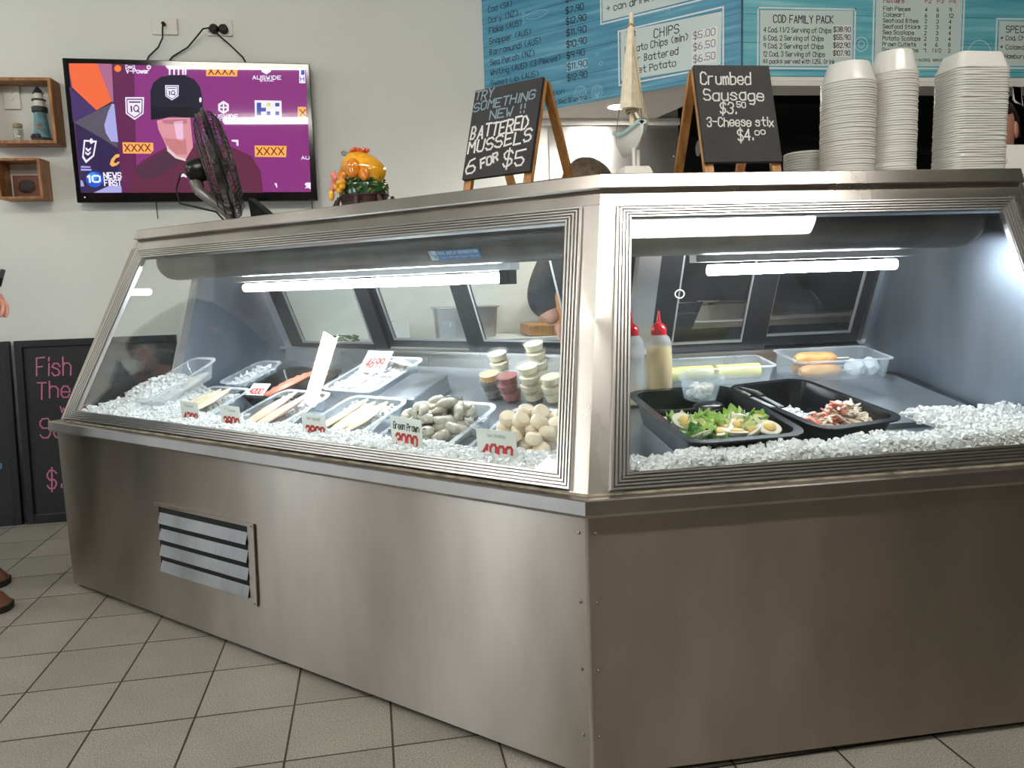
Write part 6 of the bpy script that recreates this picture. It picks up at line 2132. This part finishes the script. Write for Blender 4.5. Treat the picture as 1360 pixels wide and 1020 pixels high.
mb = MB(); mb.box(-0.052, 0.056, -0.006, 0.006, 0, 0.092, 'frame_photo'); mb.build('panel', t, bevel=0.001)
mb = MB(); mb.ball((0.002, -0.008, 0.046), (0.034, 0.005, 0.028), 'stone_dark', 14, 8, noise=0.12); mb.build('stone', t)


def floor_board(label, x0, x1, h, lines):
    t = thing('chalkboard', label, 'chalkboard', ((x0 + x1) / 2, 2.215, 0.0), (-math.atan2(0.065, h), 0, 0))
    w = (x1 - x0) / 2
    mb = MB(); mb.box(-w + 0.03, w - 0.03, -0.004, 0.006, 0.04, h - 0.03, 'chalkboard_floor')
    F = (Vector((-(x0 + x1) / 2, -0.004, 0)), Vector((1, 0, 0)), Z, Vector((0, -1, 0)))
    for tx, x, z, hh, pen, wd, ink in lines:
        write(mb, ink, tx, F, x, z, hh, pen, wd, slant=0.06)
    mb.build('board', t, smooth=False, fix=False)
    for a in ((-w, -w + 0.03, 0, h), (w - 0.03, w, 0, h), (-w + 0.03, w - 0.03, 0, 0.04), (-w + 0.03, w - 0.03, h - 0.03, h)):
        mb = MB(); mb.box(a[0], a[1], -0.012, 0.010, a[2], a[3], 'frame_black'); mb.build('frame_rail', t, bevel=0.002)
    return t


floor_board('black framed chalkboard leaning on the left wall with pink lettering starting Fish The', -1.965, -1.30, 0.80,
            [('Fish', -1.885, 0.645, 0.078, 0.006, 0.140, 'chalk_pink'), ('The', -1.888, 0.545, 0.072, 0.006, 0.132, 'chalk_pink'), ('Sea', -1.888, 0.375, 0.085, 0.006, 0.150, 'chalk_pink'),
             ('with', -1.80, 0.480, 0.040, 0.005, 0.12, 'chalk_pink'), ('$.00', -1.875, 0.150, 0.080, 0.006, 0.16, 'chalk_pink')])
floor_board('black framed chalkboard with blue lettering at the left edge of the picture', -2.62, -1.985, 0.80,
            [('Fresh', -2.30, 0.640, 0.070, 0.006, 0.240, 'chalk_blue'), ('chips', -2.30, 0.545, 0.062, 0.006, 0.245, 'chalk_blue'), ('with', -2.30, 0.395, 0.07, 0.006, 0.235, 'chalk_blue'), ('hot"', -2.28, 0.215, 0.060, 0.006, 0.235, 'chalk_blue')])

# ------------------------------------------------------------------ kitchen behind the counter
t = thing('kitchen_bench', 'long stainless kitchen bench seen through the sliding doors', 'bench', (0.75, 1.78, 0))
mb = MB(); mb.box(0.0, 2.6, 0.0, 0.50, 0.755, 0.785, 'steel_kitchen'); mb.build('top', t, bevel=0.003)
mb = MB(); mb.box(0.02, 2.58, 0.06, 0.48, 0.62, 0.64, 'steel_kitchen'); mb.build('shelf', t)
for x in (0.03, 1.28, 2.53):
    for y in (0.05, 0.45):
        mb = MB(); mb.tube([(x, y, 0), (x, y, 0.755)], 0.019, 'steel_kitchen', 12); mb.build('leg', t)
t = thing('roasting_pan', 'shallow steel roasting pan with a lid on the kitchen bench', 'pan', (1.07, 1.98, 0.7855))
mb = MB(); mb.loft([rrect(0.28, 0.19, 0.02, 0), rrect(0.31, 0.22, 0.02, 0.060), rrect(0.335, 0.245, 0.025, 0.062), rrect(0.335, 0.245, 0.025, 0.066)], 'steel_bright'); mb.build('pan', t)
mb = MB(); mb.loft([rrect(0.33, 0.24, 0.025, 0.066), rrect(0.30, 0.21, 0.02, 0.074), rrect(0.10, 0.03, 0.01, 0.075), rrect(0.10, 0.03, 0.01, 0.082)], 'steel_bright'); mb.build('lid', t)
t = thing('wall_bench', 'low white preparation bench along the wall behind the left case', 'bench', (-0.95, 1.92, 0))
mb = MB(); mb.box(0.25, 1.62, 0.02, 0.37, 0.70, 0.74, 'white_metal'); mb.build('top', t, bevel=0.003)
for x in (0.30, 1.57):
    for y in (0.06, 0.33):
        mb = MB(); mb.tube([(x, y, 0), (x, y, 0.70)], 0.018, 'aluminium_dull', 10); mb.build('leg', t)
mb = MB(); mb.box(-0.09, 0.09, -0.06, 0.06, 0, 0.085, 'white_metal'); tag(mb.build('white_box', loc=(-0.36, 2.10, 0.741), bevel=0.006), 'plain white box on the preparation bench behind the left case', 'box')
mb = MB()
for k in range(60):
    mb.ball((random.uniform(-0.07, 0.07), random.uniform(-0.03, 0.03), random.uniform(0.004, 0.03)), (0.010, 0.008, 0.004), 'green_herb', 7, 4)
tag(mb.build('herb_bunch', loc=(-0.56, 2.12, 0.741)), 'low bunch of green herbs beside the white box on the bench', 'herbs')
t = thing('plastic_cup', 'small clear plastic cup on the bench behind the left case', 'cup', (-0.10, 1.99, 0.741))
mb = MB(); mb.lathe([(0.022, 0), (0.030, 0.075), (0.032, 0.077), (0.0295, 0.077), (0.021, 0.002)], 'clear_plastic', 20); mb.build('wall', t)
mb = MB(); mb.box(-0.16, 0.16, -0.12, 0.12, 0, 0.05, 'pine'); tag(mb.build('wooden_board', loc=(0.40, 2.08, 0.741), bevel=0.006), 'thick wooden board on the bench behind the left case', 'board')
mb = MB(); mb.loft([rrect(0.26, 0.16, 0.02, 0), rrect(0.28, 0.18, 0.02, 0.13), rrect(0.30, 0.20, 0.025, 0.132), rrect(0.30, 0.20, 0.025, 0.137)], 'steel_kitchen'); tag(mb.build('steel_container', loc=(-0.02, 2.14, 0.741)), 'deep steel food container on the bench behind the left case', 'container')
mb = MB(); mb.loft([rrect(0.20, 0.12, 0.008, 0), rrect(0.21, 0.125, 0.008, 0.22), rrect(0.19, 0.02, 0.004, 0.27)], 'batter'); tag(mb.build('paper_bag', loc=(0.44, 2.20, 0.792)), 'folded brown paper bag standing on the wooden board', 'paper bag')
mb = MB(); mb.tube([(1.05, 2.05, 1.545), (3.9, 2.05, 1.545)], 0.035, 'kick_black', 14); tag(mb.build('hood_pipe'), 'black round pipe running across the dark kitchen under the cornice', 'pipe')
t = thing('range_hood', 'dark steel extraction hood over the kitchen', 'hood', (1.12, 2.1, 1.75))
mb = MB(); mb.hexa([(0, 0, 0), (2.7, 0, 0), (2.7, 0.8, 0), (0, 0.8, 0)], [(0.2, 0.3, 0.6), (2.5, 0.3, 0.6), (2.5, 0.8, 0.6), (0.2, 0.8, 0.6)], 'kitchen_dark'); mb.build('canopy', t)
mb = MB(); mb.quad([(0, 0, 0), (0.035, 0.0, -0.004), (0.045, 0.0, -0.07), (0.012, 0.0, -0.062), (0.002, 0.0, -0.05)], 'paper_white'); mb.prism([(0, 0, 0), (0.035, 0.0, -0.004), (0.050, 0.0, -0.075), (0.012, 0.0, -0.05)], (0, 0.0006, 0), 'paper_white')
tag(mb.build('paper_note', loc=(2.095, 1.452, 1.669)), 'torn white paper note hanging under the cornice right of the containers', 'note')


# ------------------------------------------------------------------ people
def skin_body(name, joints, bones, mname, parent=None, levels=2, root=0):
    me = bpy.data.meshes.new(name)
    me.from_pydata([tuple(j[0]) for j in joints], bones, [])
    o = bpy.data.objects.new(name, me)
    COL.objects.link(o)
    o.modifiers.new('skin', 'SKIN')
    if not me.skin_vertices:
        me.skin_vertices.new()
    for k, j in enumerate(joints):
        r = j[1]
        me.skin_vertices[0].data[k].radius = (r, r) if not isinstance(r, tuple) else r
        me.skin_vertices[0].data[k].use_root = (k == root)
    s = o.modifiers.new('sub', 'SUBSURF')
    s.levels = s.render_levels = levels
    dg = bpy.context.evaluated_depsgraph_get()
    ev = o.evaluated_get(dg)
    nm = bpy.data.meshes.new_from_object(ev, depsgraph=dg)
    bpy.data.objects.remove(o)
    nm.materials.clear()
    nm.materials.append(MATS[mname])
    nm.polygons.foreach_set('use_smooth', [True] * len(nm.polygons))
    n = bpy.data.objects.new(name, nm)
    COL.objects.link(n)
    if parent:
        n.parent = parent
    return n


def head_mesh(M):
    """skull with brow, nose, mouth, chin, ears; faces local -y"""
    mb = MB()
    loops = []
    for k in range(17):
        u = k / 16
        z = -0.115 + 0.225 * u
        prof = [0.030, 0.052, 0.060, 0.065, 0.069, 0.072, 0.074, 0.0755, 0.076, 0.0765, 0.077, 0.076, 0.073, 0.067, 0.057, 0.040, 0.012][k]
        dep = [0.040, 0.064, 0.074, 0.079, 0.083, 0.087, 0.090, 0.093, 0.095, 0.097, 0.098, 0.097, 0.093, 0.085, 0.072, 0.050, 0.014][k]
        lp = []
        for a in range(24):
            q = 2 * math.pi * a / 24
            x, y = prof * math.cos(q), dep * math.sin(q) + 0.004 * (u - 0.5)
            f = max(0.0, -math.sin(q)) ** 10
            nose = f * (0.024 * math.exp(-((z + 0.022) / 0.022) ** 2) + 0.010 * math.exp(-((z - 0.005) / 0.02) ** 2))
            lips = f * 0.006 * math.exp(-((z + 0.060) / 0.010) ** 2)
            brow = (max(0.0, -math.sin(q)) ** 3) * 0.005 * math.exp(-((z - 0.030) / 0.010) ** 2)
            eye = 0.007 * math.exp(-((z - 0.008) / 0.012) ** 2) * (math.exp(-((x - 0.032) / 0.014) ** 2) + math.exp(-((x + 0.032) / 0.014) ** 2)) * (1 if y < 0 else 0)
            lp.append((x, y - nose - lips - brow + eye, z))
        loops.append(lp)
    mb.loft(loops, 'skin', M=M)
    for s in (-1, 1):
        mb.ball((s * 0.078, 0.012, -0.005), (0.009, 0.020, 0.032), 'skin', 10, 8, M)
    return mb


def face_bits(M, parent):
    for s in (-1, 1):
        mb = MB(); mb.ball((s * 0.031, -0.080, 0.008), (0.012, 0.008, 0.008), 'white_plastic', 12, 8, M); mb.ball((s * 0.031, -0.087, 0.008), (0.005, 0.003, 0.005), 'hair_dark', 10, 6, M); mb.build('eye', parent)
    mb = MB(); mb.ball((0, -0.088, -0.060), (0.022, 0.006, 0.006), 'petal_pink', 12, 6, M); mb.build('mouth', parent)


def hand(M, parent, curl=0.6, side=1):
    """palm with four bent fingers and a thumb; local y = along the fingers, z = back of the hand"""
    joints = [((0, 0, 0), 0.024), ((0, 0.035, 0), (0.034, 0.016)), ((0, 0.075, 0), (0.036, 0.014))]
    bones = [(0, 1), (1, 2)]
    for k, (x, L) in enumerate(((-0.027, 0.066), (-0.009, 0.075), (0.009, 0.070), (0.026, 0.054))):
        b = len(joints)
        y, z, a = 0.082, 0.0, 0.0
        joints.append(((x, y, z), 0.0085)); bones.append((2, b))
        for q, fr in enumerate((0.45, 0.32, 0.23)):
            a += curl * (0.55 if q == 0 else 0.8)
            y += L * fr * math.cos(a); z -= L * fr * math.sin(a)
            joints.append(((x * (1 + 0.05 * q), y, z), 0.0085 - 0.0008 * q)); bones.append((b + q, b + q + 1))
    b = len(joints)
    joints += [((-0.032 * side, 0.030, -0.006), 0.012), ((-0.048 * side, 0.055, -0.016), 0.0105), ((-0.050 * side, 0.083, -0.026), 0.009)]
    bones += [(1, b), (b, b + 1), (b + 1, b + 2)]
    o = skin_body('hand', [(M @ Vector(p), r) for p, r in joints], bones, 'skin', parent, 2)
    return o


def person(label, loc, rz, pose, top_m, leg_m, hair_m, hair_long=0.0, shoes='shoe_brown', tie=False):
    """pose: dict of joint positions in metres, figure facing -y"""
    t = thing('person', label, 'person', loc, (0, 0, rz))
    p = {k: Vector(v) for k, v in pose.items() if isinstance(v, tuple)}
    pel, che, nek, hed = p['pelvis'], p['chest'], p['neck'], p['head']
    mid = pel.lerp(che, 0.5)
    J = [(pel, (0.145, 0.11)), (mid, (0.135, 0.10)), (che, (0.155, 0.11)), (nek, 0.055), (nek.lerp(hed, 0.5), 0.052)]
    B = [(0, 1), (1, 2), (2, 3), (3, 4)]
    for s in 'lr':
        b = len(J)
        J += [(p['sh_' + s], 0.060), (p['el_' + s], 0.043), (p['wr_' + s], 0.028)]
        B += [(2, b), (b, b + 1), (b + 1, b + 2)]
        b = len(J)
        J += [(p['hip_' + s], 0.095), (p['kn_' + s], 0.062), (p['an_' + s], 0.042)]
        B += [(0, b), (b, b + 1), (b + 1, b + 2)]
    skin_body('body', J, B, 'skin', t, 2)
    # clothing follows the body a little outside it
    JT = [(pel, (0.160, 0.125)), (mid, (0.150, 0.115)), (che, (0.168, 0.122)), (nek - Z * 0.03, 0.075)]
    BT = [(0, 1), (1, 2), (2, 3)]
    for s in 'lr':
        b = len(JT)
        JT += [(p['sh_' + s], 0.073), (p['el_' + s], 0.056), (p['el_' + s].lerp(p['wr_' + s], 0.75), 0.044)]
        BT += [(2, b), (b, b + 1), (b + 1, b + 2)]
    skin_body('shirt', JT, BT, top_m, t, 2)
    JL = [(pel, (0.163, 0.125))]
    BLg = []
    for s in 'lr':
        b = len(JL)
        JL += [(p['hip_' + s], 0.108), (p['kn_' + s], 0.078), (p['an_' + s] + Z * 0.02, 0.062)]
        BLg += [(0, b), (b, b + 1), (b + 1, b + 2)]
    skin_body('trousers', JL, BLg, leg_m, t, 2)
    HM = TR(hed, pose.get('turn', 0.0), pose.get('nod', 0.0))
    h = head_mesh(HM).build('head', t, angle=80)
    face_bits(HM, h)
    mb = MB()
    loops = []
    for k in range(11):
        u = k / 10
        z = -0.035 + 0.160 * u
        r = 0.088 * math.sqrt(max(0.02, 1 - (max(0, z) / 0.128) ** 2))
        lp = []
        for a in range(24):
            q = 2 * math.pi * a / 24
            cut = 0.62 if (z < 0.055 and math.sin(q) < -0.25) else 1.0
            lp.append((r * math.cos(q) * cut * random.uniform(0.985, 1.015), (r * 1.22 * math.sin(q)) * cut + 0.012, z))
        loops.append(lp)
    mb.loft(loops, hair_m, M=HM)
    if hair_long:
        mb.tube([(0, 0.10, 0.02), (0, 0.135, -0.02), (0.01, 0.135, -0.02 - hair_long)], [0.04, 0.036, 0.012], hair_m, 12, HM)
    hr = mb.build('hair', t, angle=80)
    if tie:
        mb = MB(); mb.tube([(0.030 * math.cos(a), 0.115 + 0.012 * math.sin(a), 0.030 + 0.030 * math.sin(a)) for a in [2 * math.pi * k / 14 for k in range(14)]], 0.010, 'hair_tie', 8, HM, closed=True); mb.build('hair_tie', hr)
    for s in 'lr':
        a = p['an_' + s]
        mb = MB()
        L0 = [rrect(0.085, 0.265, 0.035, 0.0, 4, a.x, a.y - 0.065), rrect(0.088, 0.270, 0.036, 0.022, 4, a.x, a.y - 0.065)]
        mb.loft(L0, 'shoe_sole')
        L1 = [rrect(0.086, 0.262, 0.036, 0.022, 4, a.x, a.y - 0.065), rrect(0.086, 0.240, 0.036, 0.050, 4, a.x, a.y - 0.052), rrect(0.078, 0.150, 0.036, 0.075, 4, a.x, a.y - 0.012), rrect(0.078, 0.095, 0.036, 0.105, 4, a.x, a.y)]
        mb.loft(L1, shoes)
        mb.build('shoe', t, angle=60)
    for s, sg in (('l', 1), ('r', -1)):
        w, e = p['wr_' + s], p['el_' + s]
        d = (w - e).normalized()
        back = Vector(pose.get('back_' + s, (0, 0, 1)))
        x = d.cross(back).normalized(); zz = x.cross(d).normalized()
        HMt = Matrix((x, d, zz)).transposed().to_4x4()
        HMt.translation = w
        hand(HMt, t, pose.get('curl', 0.6), sg)
    return t


# customer at the left edge: faces +x; only hands and toes reach into the picture
pose = dict(pelvis=(0, 0.02, 0.90), chest=(0, 0.0, 1.24), neck=(0, -0.01, 1.43), head=(0, -0.04, 1.58), sh_l=(0.165, 0, 1.37), sh_r=(-0.165, 0, 1.37),
            el_l=(0.215, -0.02, 1.09), el_r=(-0.215, -0.03, 1.09), wr_l=(0.10, -0.200, 1.010), wr_r=(-0.085, -0.205, 1.010), hip_l=(0.09, 0.02, 0.86), hip_r=(-0.09, 0.02, 0.86),
            kn_l=(0.115, 0.0, 0.47), kn_r=(-0.115, -0.02, 0.47), an_l=(0.125, 0.03, 0.085), an_r=(-0.115, -0.085, 0.085), curl=0.75, nod=0.25, back_l=(0.4, -0.3, 1), back_r=(-0.4, -0.3, 1))
person('customer in brown shoes at the left edge, hands held out before the chest', (-1.865, 1.322, 0), math.pi / 2, pose, 'cloth_navy', 'cloth_black', 'hair_brown')
t = thing('phone', 'small dark phone held in the fingers of the customer at the left edge', 'phone', (-1.578, 1.375, 1.045), (0.5, 0.3, 0.4))
mb = MB(); mb.loft([rrect(0.014, 0.062, 0.004, -0.016), rrect(0.014, 0.062, 0.004, 0.016)], 'black_plastic'); mb.build('case', t)
# worker bent over behind the left case
WX = LP(0.535, 1.02, -0.012)
pose = dict(pelvis=(0, 0.34, 0.84), chest=(0, 0.16, 1.09), neck=(0, 0.06, 1.20), head=(0, -0.02, 1.243), sh_l=(0.16, 0.12, 1.14), sh_r=(-0.16, 0.12, 1.14),
            el_l=(0.22, 0.02, 0.93), el_r=(-0.22, 0.00, 0.93), wr_l=(0.09, -0.02, 0.84), wr_r=(-0.15, 0.02, 0.845), hip_l=(0.09, 0.34, 0.80), hip_r=(-0.09, 0.34, 0.80),
            kn_l=(0.10, 0.30, 0.44), kn_r=(-0.10, 0.30, 0.44), an_l=(0.10, 0.36, 0.085), an_r=(-0.10, 0.36, 0.085), nod=0.55, curl=0.8)
person('brown haired worker in black bent over behind the left case', WX, -ANG, pose, 'cloth_black', 'cloth_navy', 'hair_brown', shoes='black_rubber')
# worker at the right, behind the container stacks
pose = dict(pelvis=(0, 0.03, 0.84), chest=(0, 0.02, 1.14), neck=(0, 0.0, 1.33), head=(0, -0.03, 1.455), sh_l=(0.15, 0.02, 1.27), sh_r=(-0.15, 0.02, 1.27),
            el_l=(0.20, 0.0, 1.01), el_r=(-0.20, 0.0, 1.01), wr_l=(0.12, -0.16, 0.93), wr_r=(-0.10, -0.17, 0.93), hip_l=(0.085, 0.03, 0.80), hip_r=(-0.085, 0.03, 0.80),
            kn_l=(0.09, 0.02, 0.43), kn_r=(-0.09, 0.02, 0.43), an_l=(0.09, 0.05, 0.085), an_r=(-0.09, 0.05, 0.085), nod=0.35, curl=0.6)
person('worker with dark tied-back hair and a yellow hair tie at the right edge, looking down', (1.855, 1.26, 0), -0.95, pose, 'cloth_grey', 'cloth_black', 'hair_dark', 0.18, 'black_rubber', True)
